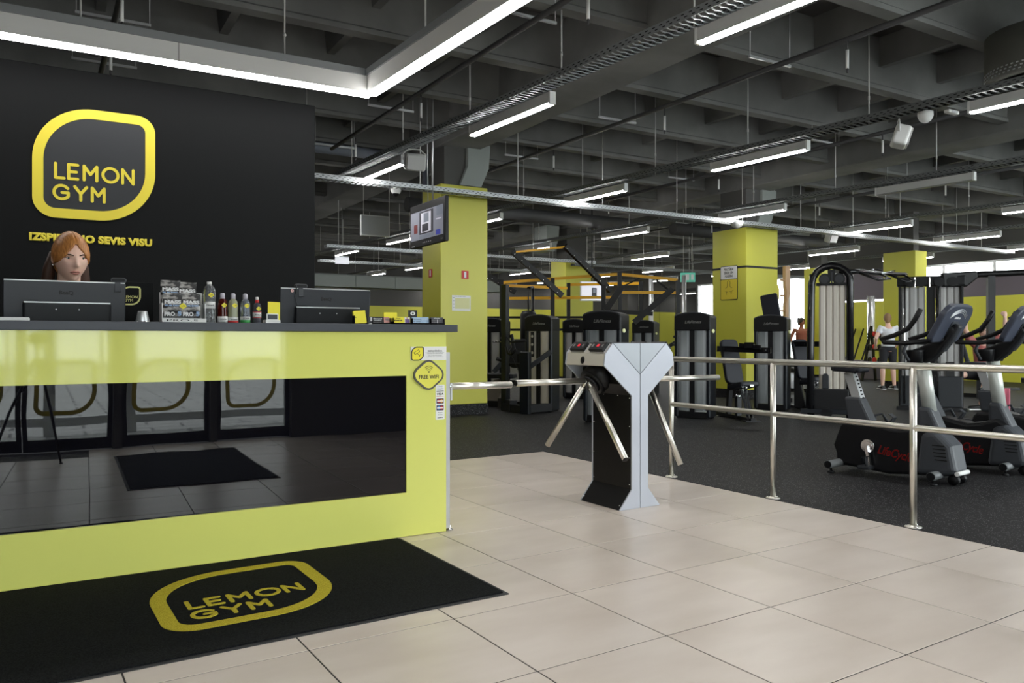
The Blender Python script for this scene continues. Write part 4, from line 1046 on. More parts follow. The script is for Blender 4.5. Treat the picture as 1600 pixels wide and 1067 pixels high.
MB().box(-.60, -.30, 0, -.50, -.20, 2.02).build('twin_post', m_navy, t2, bev=.01); MB().box(-.06, -.62, 0, .10, -.52, .95).build('twin_post', m_navy, t2, bev=.01)
MB().bar((-.55, -.25, .06), (.02, -.57, .06), .12, .12).bar((.02, -.57, .08), (.2, -.12, .08), .12, .12).bar((-.30, -.40, .10), (-.75, -.05, .10), .12, .16).build('floor_frame', m_blackpl, t2)
MB().tube([(-.50, -.28, 1.18), (-.42, -.30, 1.10), (-.34, -.32, 1.10), (-.10, -.36, 1.12)], .016, 8).build('lever_arm', m_blackpl, t2); MB().tube([(-.5, -.3, 1.02), (-.44, -.34, .92), (-.36, -.36, .90), (-.26, -.38, .98)], .022, 8).build('lever_arm', m_blackpl, t2); MB().bar((.05, -.55, .7), (.30, -.28, .95), .05, .07).build('lever_arm', m_blackpl, t2)
MB().cyl((-.45, -.3, 1.0), (-.05, -.5, .45), .004, 6).lathe([(.05, -.02), (.05, .02)], 12, (-.04, -.5, .45)).build('cable_and_pulley', m_blackpl, t2)
t1 = machine(7.16, 12.85, MZ, 'strength machine half hidden behind the first yellow column', w=.50, shroud=m_shroudw, knob=False)
MB().bar((.2, -.30, .55), (.70, -.25, 1.05), .06, .07).tube([(.55, -.3, 1.1), (.85, -.35, 1.1)], .025, 8).build('lever_arm', m_midgrey, t1)
t3 = machine(8.85, 12.55, MZ, 'small strength machine seen over the card readers of the turnstile', w=.42, shroud=m_shroudw, knob=False)
t4 = machine(6.62, 8.70, MZ, 'wide strength machine tower directly behind the turnstile head', w=.50)
t5 = machine(10.65, 12.65, MZ, 'narrow strength machine seen over the right half of the turnstile', w=.42)
# high lever frame between those towers
hl = thing('lever_press', 'black high lever press with two slanted arms behind the turnstile', 'gym machine', (8.75, 10.55, -.012), R(-38))
MB().bar((-.58, 0, 1.64), (-.29, 0, 2.07), .07, .11).build('lever_arm', m_blackpc, hl); MB().bar((-.30, .05, 2.05), (.0, .02, 2.19), .022, .022).build('lever_tip', m_blackpc, hl)
MB().bar((-.10, .0, 1.43), (.55, .0, 2.0), .08, .10).build('lever_arm', m_blackpc, hl); MB().bar((.50, .0, 1.97), (.28, .05, 2.16), .022, .035).build('lever_tip', m_blackpc, hl)
MB().bar((-.60, .06, 1.63), (.22, .06, 1.58), .08, .07).box(-.66, .02, 0, -.58, .10, 2.08).build('frame', m_blackpc, hl)
MB().bar((.40, .2, .95), (1.0, .2, 1.35), .05, .06).build('lower_lever', m_blackpc, hl)
# incline bench leaning by the sign column
ib = thing('incline_bench', 'black incline bench pad with yellow edge standing by the sign column', 'bench', (11.27, 9.90, -.012), MZ)
MB().prism(rrect(-.15, -.48, .15, .36, .04), -.03, .03, 'xz').build('pad', m_pad, ib, (0, 0, 1.60), (R(4), R(-9), 0), bev=.015)
MB().prism(rrect(-.155, -.48, .13, .36, .04), .03, .05, 'xz').build('pad_back', m_yellow, ib, (-.01, 0, 1.60), (R(4), R(-9), 0)); MB().bar((0, .1, 0), (0, .08, 1.5), .08, .08).bar((-.2, .1, .04), (.3, .1, .04), .3, .08).build('stand', m_blackpl, ib)
wp = thing('wooden_post', 'pale wooden ladder post standing beside the yellow sign column', 'wall bars', (12.48, 10.62, -.012))
MB().prism([(.0, 0), (.09, 0), (.09, 1.95), (.13, 2.02), (.13, 2.58), (0, 2.58), (0, 2.2), (.03, 2.1), (.03, 1.9), (0, 1.8)], 0, .08, 'xz').build('post', m_wood, wp, bev=.008)
MB().cyl((-.1, .04, 2.3), (.0, .04, 2.3), .018, 8).cyl((-.1, .04, 2.0), (.0, .04, 2.0), .018, 8).cyl((-.1, .04, 1.7), (.0, .04, 1.7), .018, 8).build('rungs', m_wood, wp)

# functional rig with yellow monkey bars
rig = thing('training_rig', 'black training rig with orange-yellow monkey bars in the far strength zone', 'training rig', (8.5, 14.7, -.012), R(-28))
for (x, y, z) in ((-.1, 0, 2.42), (.95, -.55, 2.42), (1.45, .9, 2.42), (2.35, -.6, 2.55), (3.0, .4, 2.42), (3.5, -.9, 2.35)):
    MB().box(x-.04, y-.04, 0, x+.04, y+.04, z).build('post', m_blackpc, rig)
for (a, b) in (((-.1, 0, 2.36), (2.3, -.6, 2.50)), ((.0, .0, 2.02), (2.2, -.58, 2.02)), ((2.35, -.6, 2.50), (3.5, -.9, 2.36)), ((1.45, .9, 2.38), (3.0, .4, 2.38)), ((2.35, -.6, 2.12), (3.5, -.9, 2.10)), ((-.1, 0, 2.3), (1.45, .9, 2.3))):
    MB().bar(a, b, .04, .06).build('monkey_bar', m_orange, rig)
for (a, b) in (((.10, -.75, 2.95), (1.15, -.55, 2.05)), ((1.15, -1.15, 3.02), (2.15, -.65, 2.15)), ((-.75, .1, 2.75), (.2, .15, 2.15))):
    o = MB().bar(a, b, .09, .11).build('slanted_beam', m_blackpc, rig)
    mb = MB(); a = Vector(a); b = Vector(b)
    for k in range(7): mb.ball(a+(b-a)*(k+.5)/7+Vector((-.03, -.06, 0)), .018, 6, 4)
    tag(mb.build('bolts', m_chrome, o), kind='stuff')
MB().bar((.12, -.74, 2.93), (1.15, -1.13, 3.0), .04, .04).build('pull_up_bar', m_orange, rig)
for z in (1.62, 1.35): MB().bar((-.5, .5, z), (2.6, .1, z), .05, .05).build('cross_bar', m_blackpc, rig)
pb = thing('punching_bag', 'black upright punching bag hanging beside the pale-panelled machine', 'punching bag', (7.86, 12.75, 0))
MB().lathe([(0, .98), (.14, 1.0), (.155, 1.04), (.155, 1.60), (.12, 1.66), (0, 1.68)], 20).build('bag', m_blackpl, pb)
MB().cyl((0, 0, 1.68), (0, 0, 2.10), .012, 6).cyl((0, 0, 2.10), (.25, .25, 2.14), .03, 6).cyl((.25, .25, -.012), (.25, .25, 2.14), .035, 8).build('hanger', m_blackpc, pb)
lp = thing('leg_press', 'low black leg machine with pads between the first column and the turnstile arm', 'gym machine', (6.62, 11.75, -.012), R(-50))
MB().prism(rrect(-.30, -.18, .32, .18, .08), .48, .56, 'xy').build('seat', m_pad, lp, bev=.02)
MB().prism(rrect(-.16, -.2, .16, .30, .08), -.04, .04, 'xz').build('backrest', m_pad, lp, (.35, .10, .85), (R(-12), 0, 0), bev=.02)
MB().prism([(-.28, .02), (.02, .02), (.20, .44), (-.02, .46)], -.12, .12).build('weight_cover', mat('warm_grey_cover', (.20, .17, .15), .5), lp, bev=.02)
MB().bar((-.4, -.1, .05), (.5, -.1, .05), .10, .10).bar((.5, -.05, .05), (.42, -.05, .9), .08, .08).tube([(.15, -.2, 1.15), (.35, -.25, 1.2), (.40, -.3, 1.0), (.25, -.35, .78), (.12, -.34, .82)], .035, 8).bar((.2, -.2, .72), (.9, -.2, .72), .06, .05).build('frame', m_blackpl, lp)
MB().bar((.55, -.22, .72), (.75, -.3, .05), .03, .03).tube([(.0, -.22, 1.10), (.30, -.22, 1.10)], .012, 6).build('chrome_strut', m_chrome, lp)

# ------------------------------------------------------------------ cable machines
def shroud_fluted(w, z0, z1, t, x, y, n=5, m=None):
    for k in range(n):
        xx = x-w/2+w*(k+.5)/n
        MB().prism([(xx-w/n/2, 0), (xx-w/n/4, -.02), (xx+w/n/4, -.02), (xx+w/n/2, 0), (xx+w/n/2, .03), (xx-w/n/2, .03)], z0, z1, 'xy').build('shroud_panel', m or m_shroudb, t, (0, y, 0))
ca = thing('cable_machine', 'high cable machine with pale fluted shroud and arched black frame', 'gym machine', (9.90, 7.62, -.012), R(-52))
MB().tube([(-.26, -.20, 0), (-.265, -.12, 1.0), (-.25, -.06, 1.95)]+[(.02-.27*math.cos(a*PI/8), -.04, 1.95+.27*math.sin(a*PI/8)) for a in range(1, 8)]+[(.27, -.04, 1.95), (.27, -.04, 0)], .052, 10).build('arched_frame', m_blackgl, ca)
shroud_fluted(.36, .42, 1.93, ca, .03, -.02, 4)
MB().box(-.19, -.06, 1.93, .24, .08, 1.97).cyl((-.07, -.10, 2.02), (-.07, -.02, 2.02), .085, 18).cyl((.12, -.10, 2.02), (.12, -.02, 2.02), .085, 18).box(-.03, -.06, 2.0, .07, .02, 2.16).build('pulley_head', m_blackpl, ca)
MB().cyl((-.075, -.105, 2.02), (-.075, -.10, 2.02), .06, 14).cyl((.125, -.105, 2.02), (.125, -.10, 2.02), .06, 14).box(.015, -.11, 1.96, .035, -.10, 2.12).build('pulley_disc', m_darkgrey, ca)
MB().cyl((-.24, -.11, 1.95), (-.30, -.17, .50), .006, 6).cyl((-.27, -.16, .45), (-.27, -.10, 2.1), .012, 8).build('pull_cable', m_chrome, ca)
MB().box(-.24, -.12, .05, .26, .14, .42).build('lower_cover', m_blackpl, ca, bev=.02)
MB().prism(arc(-.06, .60, .045, 0, 180, 8)+[(-.105, .42), (-.015, .42)], -.10, -.06).build('handle_pad', m_darkgrey, ca, bev=.01)
MB().bar((-.40, -.22, .10), (.34, -.22, .10), .06, .06).bar((-.40, -.22, .03), (-.34, .25, .03), .07, .06).bar((.3, -.22, .03), (.3, .25, .03), .07, .06).build('base_frame', m_navy, ca)
MB().lathe([(.08, -.03), (.08, .03)], 16).build('lower_pulley', m_blackpl, ca, (-.05, -.22, .08), (R(90), 0, 0))
cbm = thing('crossover_beam', 'long black pull-up beam joining the arched and the twin-shroud cable machines', 'pull-up beam', (9.90, 7.62, -.012))
V0 = Vector((.12, -.10, 2.13)); V1 = Vector((2.32, .32, 2.21))
def along(t, dz=0, dn=0): return V0+(V1-V0)*t+Vector((0, -dn, dz))
MB().tube([along(0), along(.25, .02), along(.5, .0), along(1)], .035, 8).build('beam', m_blackgl, cbm)
MB().tube([along(.25, 0), along(.32, -.12, .25), along(.50, -.10, .25), along(.56, 0)], .018, 8).tube([along(.50), along(.64, .08, -.2), along(.72, .08, -.2), along(.66, 0)], .018, 8).tube([along(.7), along(.76, -.14, .25), along(.90, -.12, .25), along(.95, 0)], .018, 8).build('pull_up_grips', m_blackgl, cbm)
MB().tube([along(.36, -.02, .25), along(.62, .03, .2)], .012, 6).build('chrome_grip', m_chrome, cbm)
cc = thing('cable_machine', 'wide cable machine with two grey fluted shrouds behind the first bike console', 'gym machine', (12.30, 7.56, -.012), R(-56))
shroud_fluted(.36, .55, 1.99, cc, -.26, 0, 3, m_shroudw); shroud_fluted(.30, .55, 1.99, cc, .27, .02, 3, m_shroudw)
MB().box(-.47, -.06, 0, -.43, .08, 2.05).box(-.06, -.05, 0, .06, .06, 2.1).box(.42, -.05, 0, .46, .08, 2.05).build('upright', m_blackpl, cc, bev=.01)
MB().tube([(-.38, -.10, .1), (-.38, -.10, 2.0)], .016, 8).tube([(.09, -.10, .1), (.09, -.10, 2.0)], .028, 8).build('guide_rod', m_chrome, cc)
MB().box(-.49, -.08, 2.0, .49, .10, 2.16).build('head_beam', m_blackpl, cc, bev=.02)
for x in (-.30, -.14, .12, .30): MB().lathe([(.075, -.03), (.075, .03)], 16).build('pulley', m_blackpl, cc, (x, -.09, 2.06), (R(90), 0, 0))
MB().box(-.24, -.12, 1.98, -.22, -.105, 2.14).box(-.03, -.12, 1.98, -.01, -.105, 2.14).build('chrome_pin', m_chrome, cc)
MB().box(-.45, -.09, .05, .45, .10, .55).build('lower_cover', m_darkgrey, cc, bev=.02); MB().bar((-.5, -.15, .03), (.5, -.15, .03), .10, .06).bar((0, -.2, .03), (0, .4, .03), .1, .06).build('base_frame', m_blackpl, cc)
MB().box(.21, -.06, .52, .33, -.03, .78).build('placard', m_black, cc)
la = thing('pulldown_machine', 'lat pulldown with a black boom and twin pulleys behind the second bike', 'gym machine', (12.55, 7.2, -.012), R(-45))
MB().tube([(-.05, 0, 2.10), (.25, -.02, 2.17), (1.0, -.04, 2.19), (1.15, -.04, 2.15)], .05, 10).build('boom', m_blackpc, la)
MB().prism([(-.28, 1.98), (.06, 1.98), (.22, 2.12), (.2, 2.22), (-.3, 2.20)], -.07, .07).build('boom_root', m_blackpc, la, bev=.02)
for x in (1.04, 1.20): MB().lathe([(.0, -.03), (.10, -.03), (.10, .03), (0, .03)], 18).build('pulley', m_blackpl, la, (x, -.10, 2.08), (R(90), 0, 0))
MB().cyl((1.12, -.1, 2.0), (1.12, -.1, 1.60), .004, 6).build('pull_cable', m_blackpl, la)
bar_ = MB().tube([(.62, -.12, 1.47), (.80, -.1, 1.545), (1.12, -.1, 1.555), (1.40, -.1, 1.545), (1.60, -.12, 1.46)], .014, 8).build('pulldown_bar', m_chrome, la)
MB().tube([(.95, -.1, 1.56), (.98, -.1, 1.72), (1.02, -.1, 1.72), (1.06, -.1, 1.56)], .008, 6).tube([(1.16, -.1, 1.56), (1.20, -.1, 1.72), (1.24, -.1, 1.72), (1.28, -.1, 1.56)], .008, 6).build('bar_hanger', m_chrome, la)
MB().box(.36, -.06, 0, .46, .05, 2.14).box(.36, -.05, 0, 1.6, .05, .07).build('frame', m_blackpl, la)
MB().prism(rrect(.85, -.25, 1.35, .10, .06), .46, .54, 'xy').box(1.05, -.12, 0, 1.12, -.05, .46).build('seat', m_pad, la, bev=.01)

# ------------------------------------------------------------------ exercise bikes
def bike(loc, rz, label):
    # x forward, y to the left, origin on the floor under the rear foot, mid-plane y = 0
    t = thing('exercise_bike', label, 'exercise bike', loc, rz, 'upright exercise bikes')
    body = [(.0, .055), (.19, .045), (.45, .025), (.62, .045), (.93, .07), (.955, .10), (.93, .30), (.90, .34), (.80, .425), (.74, .47), (.60, .42), (.50, .405), (.30, .445), (.06, .43), (.03, .395), (-.03, .22), (-.005, .155)]
    MB().prism(body, -.105, .105).build('body_shell', m_blackpl, t, bev=.03, seg=3)
    nose = [(.66, .05), (.94, .07), (.965, .12), (.93, .31), (.81, .43), (.70, .40)]
    MB().prism(nose, -.125, .125).build('front_cowl', m_midgrey, t, bev=.05, seg=4)
    for s in (-1, 1):
        mb = MB()
        for k in range(5): mb.box(.795+.012*(4-k)*.4, s*.1262-.002, .19+.028*k, .905-.004*k, s*.1262+.002, .199+.028*k)
        mb.build('vent_slots', m_slot, t)
    MB().prism([(.66, .40), (.85, .39), (.755, .60), (.655, .60)], -.075, .075).build('mast_cover', m_midgrey, t, bev=.03, seg=3)
    MB().tube([(.725, 0, .56), (.668, 0, .99)], .052, 20).build('mast', mat('pale_silver_mast', (.56, .58, .54), .35, .2), t)
    MB().prism([(.045, .645), (.185, .645), (.285, .435), (.08, .435)], -.06, .06).build('seat_post_cover', m_midgrey, t, bev=.02)
    MB().bar((.150, 0, .62), (.070, 0, .86), .075, .075, (0, 1, 0)).build('seat_post', m_alu, t)
    mb = MB()
    for k in range(8): mb.cbox((.150+.038-.010*k, 0, .64+.03*k), (.006, .02, .012))
    mb.build('post_holes', m_slot, t)
    MB().prism(rrect(-.13, -.115, .15, .115, [.09, .05, .05, .09]), .0, .055, 'xy').build('saddle', m_pad, t, (.05, 0, .862), (0, R(2), 0), bev=.02, seg=3)
    # stabilisers with feet and wheels
    for x, w in ((.03, .27), (.83, .21)):
        o = MB().cyl((x, -w-.02, .072), (x, w+.02, .072), .034, 16).build('stabiliser', mat('pale_grey_stabiliser', (.17, .18, .185), .4), t)
        for s in (-1, 1):
            MB().cyl((x, s*(w+.018), .072), (x, s*(w+.026), .072), .031, 16).cyl((x, s*(w-.03), .05), (x, s*(w-.03), .02), .010, 8).lathe([(.030, 0), (.028, .01), (.012, .022)], 14, (x, s*(w-.03), 0)).build('levelling_foot', m_blackpl, o)
    for s in (-1, 1): MB().lathe([(.0, -.02), (.04, -.02), (.04, .02), (0, .02)], 16).build('transport_wheel', m_blackpl, t, (.93, s*.06, .042), (R(90), 0, 0))
    MB().cyl((.965, -.10, .095), (.965, .10, .095), .018, 10).build('front_handle', m_white, t)
    # crank, pedals
    for s in (-1, 1):
        cr = MB().cyl((.285, s*.108, .245), (.285, s*.128, .245), .055, 20).cyl((.285, s*.128, .245), (.285, s*.136, .245), .04, 20).build('crank_disc', m_chrome, t)
        e = Vector((.315, s*.145, .08)) if s < 0 else Vector((.255, .145, .41))
        MB().bar((.285, s*.138, .245), e, .022, .032, (0, 1, 0)).build('crank_arm', m_chrome, cr)
        pd = MB().box(e.x-.055, min(s*.15, s*.25), e.z-.018, e.x+.045, max(s*.15, s*.25), e.z+.012).build('pedal', m_darkgrey, t, bev=.008)
        MB().tube([(e.x-.045, s*.16, e.z), (e.x-.05, s*.17, e.z+.07), (e.x, s*.2, e.z+.085), (e.x+.02, s*.24, e.z+.01)], .012, 6, flat=.4).build('pedal_strap', m_darkgrey, pd)
    text('LifeCycle', .10, mat('dark_red_print', (.17, .006, .005), .7, spec=.2), t, (.50, -.1065, .20), (1, 0, -.16), (.16, 0, 1), 'body_lettering', fit=.28, ext=.0006, bold=.0022, shear=.3)
    MB().prism([(.40, .43), (.50, .43), (.50, .435), (.425, .437), (.455, .49), (.415, .52), (.41, .515), (.445, .49)], -.03, .03).build('step_lip', m_midgrey, t)
    # head: column, cup holders, console, handlebars
    MB().prism([(.60, .955), (.72, .955), (.80, 1.02), (.93, 1.22), (.90, 1.26), (.78, 1.14), (.66, 1.08), (.60, 1.06)], -.055, .055).build('console_neck', m_blackpl, t, bev=.02, seg=3)
    for s in (-1, 1): MB().lathe([(.058, 0), (.062, .09), (.066, .105), (.055, .105), (.05, .02), (0, .02)], 18, (.655, s*.10, .955)).build('cup_holder', m_blackpl, t)
    con = [(.765, 1.14), (.815, 1.125), (.86, 1.15), (1.015, 1.385), (1.005, 1.41), (.93, 1.425), (.86, 1.405), (.755, 1.18)]
    k_ = MB(); k_.prism(rrect(-.245, -.165, .245, .165, [.05, .05, .12, .12], 6), -.024, .024, 'xz')
    cn = k_.build('console', m_consoleg, t, (.885, 0, 1.275), (0, 0, 0), bev=.014, seg=3)
    cn.matrix_local = Matrix.Translation((.885, 0, 1.275)) @ frame((0, 1, 0), (.46, 0, .89)).to_3x3().to_4x4() @ Euler((R(-90), 0, 0)).to_matrix().to_4x4()
    # console local: x across, z up the board, y faces
    for k in range(3):
        MB().tube([(.17*math.sin(a*.16), .025, .10-.014*k+.030*math.cos(a*.16*2.4)) for a in range(-6, 7)], .0035, 6).build('console_stripe', m_alu, cn)
        MB().tube([(.17*math.sin(a*.16), -.025, .10-.014*k+.030*math.cos(a*.16*2.4)) for a in range(-6, 7)], .0035, 6).build('console_stripe', m_alu, cn)
    for s in (-1, 1):
        text('LifeFitness', .028, m_letterwhite, cn, (0, s*.0252, .055), (-s, 0, 0), (0, 0, 1), 'maker_lettering', fit=.11, ext=.0006, shear=.35, bold=.0006)
    MB().prism(rrect(-.06, -.10, .06, .025, .02), -.031, -.020, 'xz').build('rear_port_cover', m_midgrey, cn)
    MB().prism(rrect(-.08, -.10, .08, .025, .02), .020, .027, 'xz').build('screen', mat('dark_screen', (.02, .025, .03), .1), cn)
    MB().prism([(.76, 1.02), (.84, 1.05), (.90, 1.13), (.96, 1.25), (.925, 1.275), (.86, 1.17)], -.04, .04).build('console_brace', m_darkgrey, t, bev=.015)
    for s in (-1, 1):
        MB().tube([(.84, s*.05, 1.15), (.78, s*.15, 1.135), (.64, s*.22, 1.115), (.48, s*.25, 1.120), (.455, s*.25, 1.145), (.57, s*.25, 1.180), (.67, s*.25, 1.230), (.72, s*.25, 1.30), (.765, s*.25, 1.385)], .0195, 10).build('handlebar', m_blackpl, t)
        MB().tube([(.64, s*.21, 1.11), (.61, s*.20, 1.05), (.63, s*.16, .98), (.67, s*.08, .965)], .014, 8).build('handlebar_brace', m_midgrey, t)
    return t
HB = math.atan2(-.99, .139)
B0 = Vector((6.05, 4.53, -.012))
bk1 = bike(B0, HB, 'nearest exercise bike, wholly in view behind the stainless railing')
bk1.scale = (1.03, 1, 1)
dup(bk1, B0+Vector((.957, -.04, 0)), None, 'middle exercise bike, its console cut by the edge of the photo')
dup(bk1, B0+Vector((1.914, -.08, 0)), None, 'farthest exercise bike, only its rear peeking in beside the middle one')

# ------------------------------------------------------------------ wall screens, signs and hall clutter
tv = thing('television', 'black wall television showing a picture, beside the first yellow column', 'television', (4.30, 9.52, 2.66))
MB().box(0, -.555, -.29, .05, .555, .285).build('casing', m_blackpl, tv, bev=.008)
m_scr = mat('tv_picture_light', (.20, .21, .25), .3, emit=.16, emit_col=(.62, .64, .78))
MB().box(-.003, -.50, -.195, 0, .53, .185).build('screen', m_scr, tv)
sd = lambda a, b, c, d, m, k=1: MB().box(-.003-.0006*k, a, c, -.003, b, d).build('screen_picture', m, tv)
m_s2 = mat('tv_picture_dark', (.03, .03, .04), .3, emit=.03, emit_col=(.3, .3, .4)); m_s3 = mat('tv_picture_mid', (.15, .17, .2), .3, emit=.16, emit_col=(.5, .55, .7)); m_s4 = mat('tv_picture_pale', (.5, .5, .55), .3, emit=.30, emit_col=(.85, .85, .95)); m_s5 = mat('tv_picture_red', (.12, .02, .02), .3, emit=.15, emit_col=(.5, .08, .08)); m_s6 = mat('tv_picture_blue', (.02, .03, .2), .3, emit=.3, emit_col=(.08, .1, .6))
sd(-.20, .24, -.13, .17, m_s2, 1); sd(-.13, .19, -.11, .15, m_s4, 2); sd(-.05, .15, -.10, .0, m_s2, 3); sd(-.06, .10, .02, .14, m_s3, 3); sd(-.50, -.30, .06, .185, m_s3, 1); sd(.30, .42, -.10, .02, m_s5, 1); sd(-.42, -.28, -.185, -.12, m_s6, 1); sd(-.45, -.28, .01, .025, m_s4, 2); sd(-.22, .24, -.185, -.14, m_s3, 1)
mb = MB()
for k in range(5): mb.box(-.002, -.12+.06*k, -.25, 0, -.105+.06*k, -.235)
mb.box(-.002, .40, -.275, 0, .50, -.262).build('control_marks', m_alu, tv)
text('PHILIPS', .03, m_lettergrey, tv, (-.0015, -.46, -.25), (0, -1, 0), (0, 0, 1), 'maker_lettering', fit=.07, ext=.0005)
MB().cyl((.06, -.05, .2), (.06, -.05, ZC-2.66), .012, 8).cyl((.06, .10, .25), (.06, .14, ZC-2.66), .005, 6).box(.05, -.2, -.1, .09, .2, .1).build('ceiling_mount', m_alu, tv)
def wall_sign(name, label, cat, loc, rz): return thing(name, label, cat, loc, rz)
s1 = wall_sign('fire_sign', 'red fire sign with white bar on the lit face of the first column', 'sign', (5.437, 10.648, 2.105), 0)
MB().box(-.058, -.006, -.062, .058, 0, .062).build('plate', m_red, s1); MB().box(-.018, -.008, -.045, .018, -.006, .045).build('symbol', m_paper, s1)
s1b = wall_sign('fire_sign', 'red fire sign on the shaded left face of the first column', 'sign', (5.028, 11.0, 2.137), R(-90))
MB().box(-.058, -.006, -.062, .058, 0, .062).build('plate', m_red, s1b); MB().box(-.018, -.008, -.045, .018, -.006, .045).build('symbol', m_paper, s1b)
s1c = wall_sign('fire_sign', 'small red fire sign on a far yellow column left of the sign column', 'sign', (15.598, 14.85, 1.72), R(-90))
MB().box(-.058, -.006, -.062, .058, 0, .062).build('plate', m_red, s1c); MB().box(-.018, -.008, -.045, .018, -.006, .045).build('symbol', m_paper, s1c)
s2 = wall_sign('notice', 'white paper notice with a yellow table on the first yellow column', 'notice', (5.374, 10.648, 1.676), 0)
MB().box(-.157, -.003, -.117, .157, 0, .117).build('sheet', m_paper, s2); MB().box(-.105, -.004, -.085, .14, -.003, .075).build('table_print', mat('pale_yellow_print2', (.72, .71, .36), .6), s2)
for k in range(4): MB().box(-.14, -.0042, .08-.05*k, -.115, -.003, .086-.05*k).build('print_line', m_lettergrey, s2)
text('EVAKUĀCIJAS PLĀNS', .018, m_lettergrey, s2, (-.02, -.0036, .10), name='heading', fit=.18, ext=.0003)
s3 = wall_sign('exercise_sign', 'yellow and white exercise sign with line figures on the second column', 'sign', (11.526, 11.19, 2.235), R(-90))
MB().prism(rrect(-.225, -.335, .225, .335, .03), -.006, 0).build('border', m_black, s3); MB().prism(rrect(-.213, .075, .213, .323, .02), -.008, -.006).build('white_panel', m_paper, s3); MB().prism(rrect(-.213, -.323, .213, .065, .02), -.008, -.006).build('yellow_panel', mat('sign_yellow', (.70, .56, .03), .5), s3)
for k, s_ in enumerate(('PLATĀKAI', 'SIRDIJ UN', 'MUGURAI')): text(s_, .07, m_black, s3, (0, -.0085, .262-.066*k), name='lettering', fit=(.24, .24, .20)[k], ext=.0006, bold=.002)
mb = MB()
for poly in ([(-.09, -.10), (-.05, -.09), (-.03, -.05), (-.04, .0), (-.03, .035), (0, .045), (.03, .035), (.04, .0), (.03, -.05), (.05, -.09), (.09, -.10)], [(-.12, -.15), (-.07, -.16), (-.06, -.23)], [(-.06, -.18), (-.02, -.17)], [(.12, -.15), (.07, -.16), (.06, -.23)], [(.06, -.18), (.02, -.17)]):
    mb.tube([(p[0], -.0085, p[1]) for p in poly], .005, 5, flat=.4)
mb.build('line_figure', m_black, s3)
hp = thing('hanging_panel', 'pale perforated panel hanging left of the television', 'panel', (4.70, 12.5, 3.02)); MB().box(-.245, -.02, -.165, .245, .02, .165).build('panel', mat('pale_perforated_metal', (.34, .35, .36), .5, .2), hp)
MB().ring([(-.25, -.17), (.25, -.17), (.25, .17), (-.25, .17)], [(-.237, -.157), (.237, -.157), (.237, .157), (-.237, .157)], -.025, .025).build('rim', m_alu, hp); MB().cyl((-.2, 0, .17), (-.2, 0, ZC-3.02), .006, 6).cyl((.25, 0, .17), (.25, 0, ZC-3.02), .006, 6).build('hanger', m_rod, hp)
eb = thing('emergency_box', 'white lit sign box hanging under the far trays left of the first column', 'sign box', (5.62, 17.0, 2.87)); MB().box(-.15, -.03, -.07, .15, .03, .07).build('box', mat('lit_white_box', (.8, .8, .82), .5, emit=.55, emit_col=(.9, .92, 1)), eb); MB().box(-.15, -.032, .07, .15, .032, .10).cyl((0, 0, .10), (0, 0, ZC-2.87), .006, 6).build('top_case', m_galv, eb)
tvf = thing('television', 'white-screened television hanging beyond the training rig', 'television', (11.45, 15.6, 2.30), R(-12)); MB().box(-.32, -.03, -.24, .32, .03, .24).build('casing', m_white, tvf, bev=.005); MB().box(-.30, -.033, -.22, .30, -.03, .22).build('screen', mat('pale_screen', (.6, .6, .65), .3, emit=.65, emit_col=(.85, .86, .95)), tvf); MB().box(-.03, -.036, -.12, .10, -.033, .08).build('screen_picture', m_s2, tvf); MB().box(.0, -.038, -.04, .07, -.036, .06).build('screen_picture', m_s3, tvf); MB().cyl((0, .03, .2), (0, .03, ZC-2.3), .02, 8).build('ceiling_mount', m_pipe, tvf)
ex = thing('exit_sign', 'green and white exit sign hanging left of the sign column', 'exit sign', (13.02, 13.95, 2.59), R(-35)); MB().box(-.17, -.03, -.11, .17, .03, .11).build('box', mat('green_exit_panel', (.10, .42, .32), .4, emit=.25, emit_col=(.15, .7, .5)), ex); MB().cbox((-.02, -.032, 0), (.10, .004, .14)).cbox((.10, -.032, 0), (.06, .004, .13)).build('symbol', m_letterwhite, ex); MB().cyl((-.1, 0, .11), (-.1, 0, ZC-2.59), .006, 6).cyl((.1, 0, .11), (.1, 0, ZC-2.59), .006, 6).build('hanger', m_rod, ex)
for k, (x, y) in enumerate(((11.53, 13.52), (12.16, 13.15))):
    pp = MB().cyl((x, y, -.012), (x, y, 2.55), .05, 14).build('silver_post', m_alu); tag(pp, ('slim silver post left of the tower by the sign column', 'slim silver post rising behind the tower beside the sign column')[k], 'post')
fd = MB().tube([(20.9, 14.66, -.012), (20.9, 14.66, 1.0), (20.88, 14.66, 2.4)], .11, 16).build('foil_pipe', mat('foil_wrap', (.75, .75, .74), .25, .7)); tag(fd, 'silver foil-wrapped upright pipe in front of the yellow wall', 'pipe'); bump(MATS['foil_wrap'], 9, .4, .02)
gb = thing('storage_bench', 'low mauve-grey box bench along the yellow facade wall', 'bench', (20.0, 13.75, -.012)); MB().box(0, 0, 0, .5, 2.0, .50).build('box', m_purple, gb, bev=.02); MB().box(-.02, -.02, .50, .52, 2.02, .54).build('lid', m_purple, gb, bev=.01)
rk = thing('weight_rack', 'black weight rack with small plates against the yellow facade wall', 'rack', (19.3, 13.2, -.012), R(-90))
for x in (-.45, .45): MB().bar((x, -.25, 0), (x, .15, 1.5), .05, .06).bar((x, .35, 0), (x, .15, 1.5), .05, .06).build('leg', m_blackpc, rk)
for z in (.5, .85, 1.2): MB().bar((-.45, 0, z), (.45, 0, z), .06, .04).build('shelf', m_blackpc, rk)
for z in (.58, .93, 1.28):
    for k in range(6): MB().lathe([(.07, -.02), (.07, .02)], 14).build('plate', (m_blackpl, m_red, m_blackpl)[k % 3], rk, (-.38+.15*k, -.02, z), (0, R(90), 0))
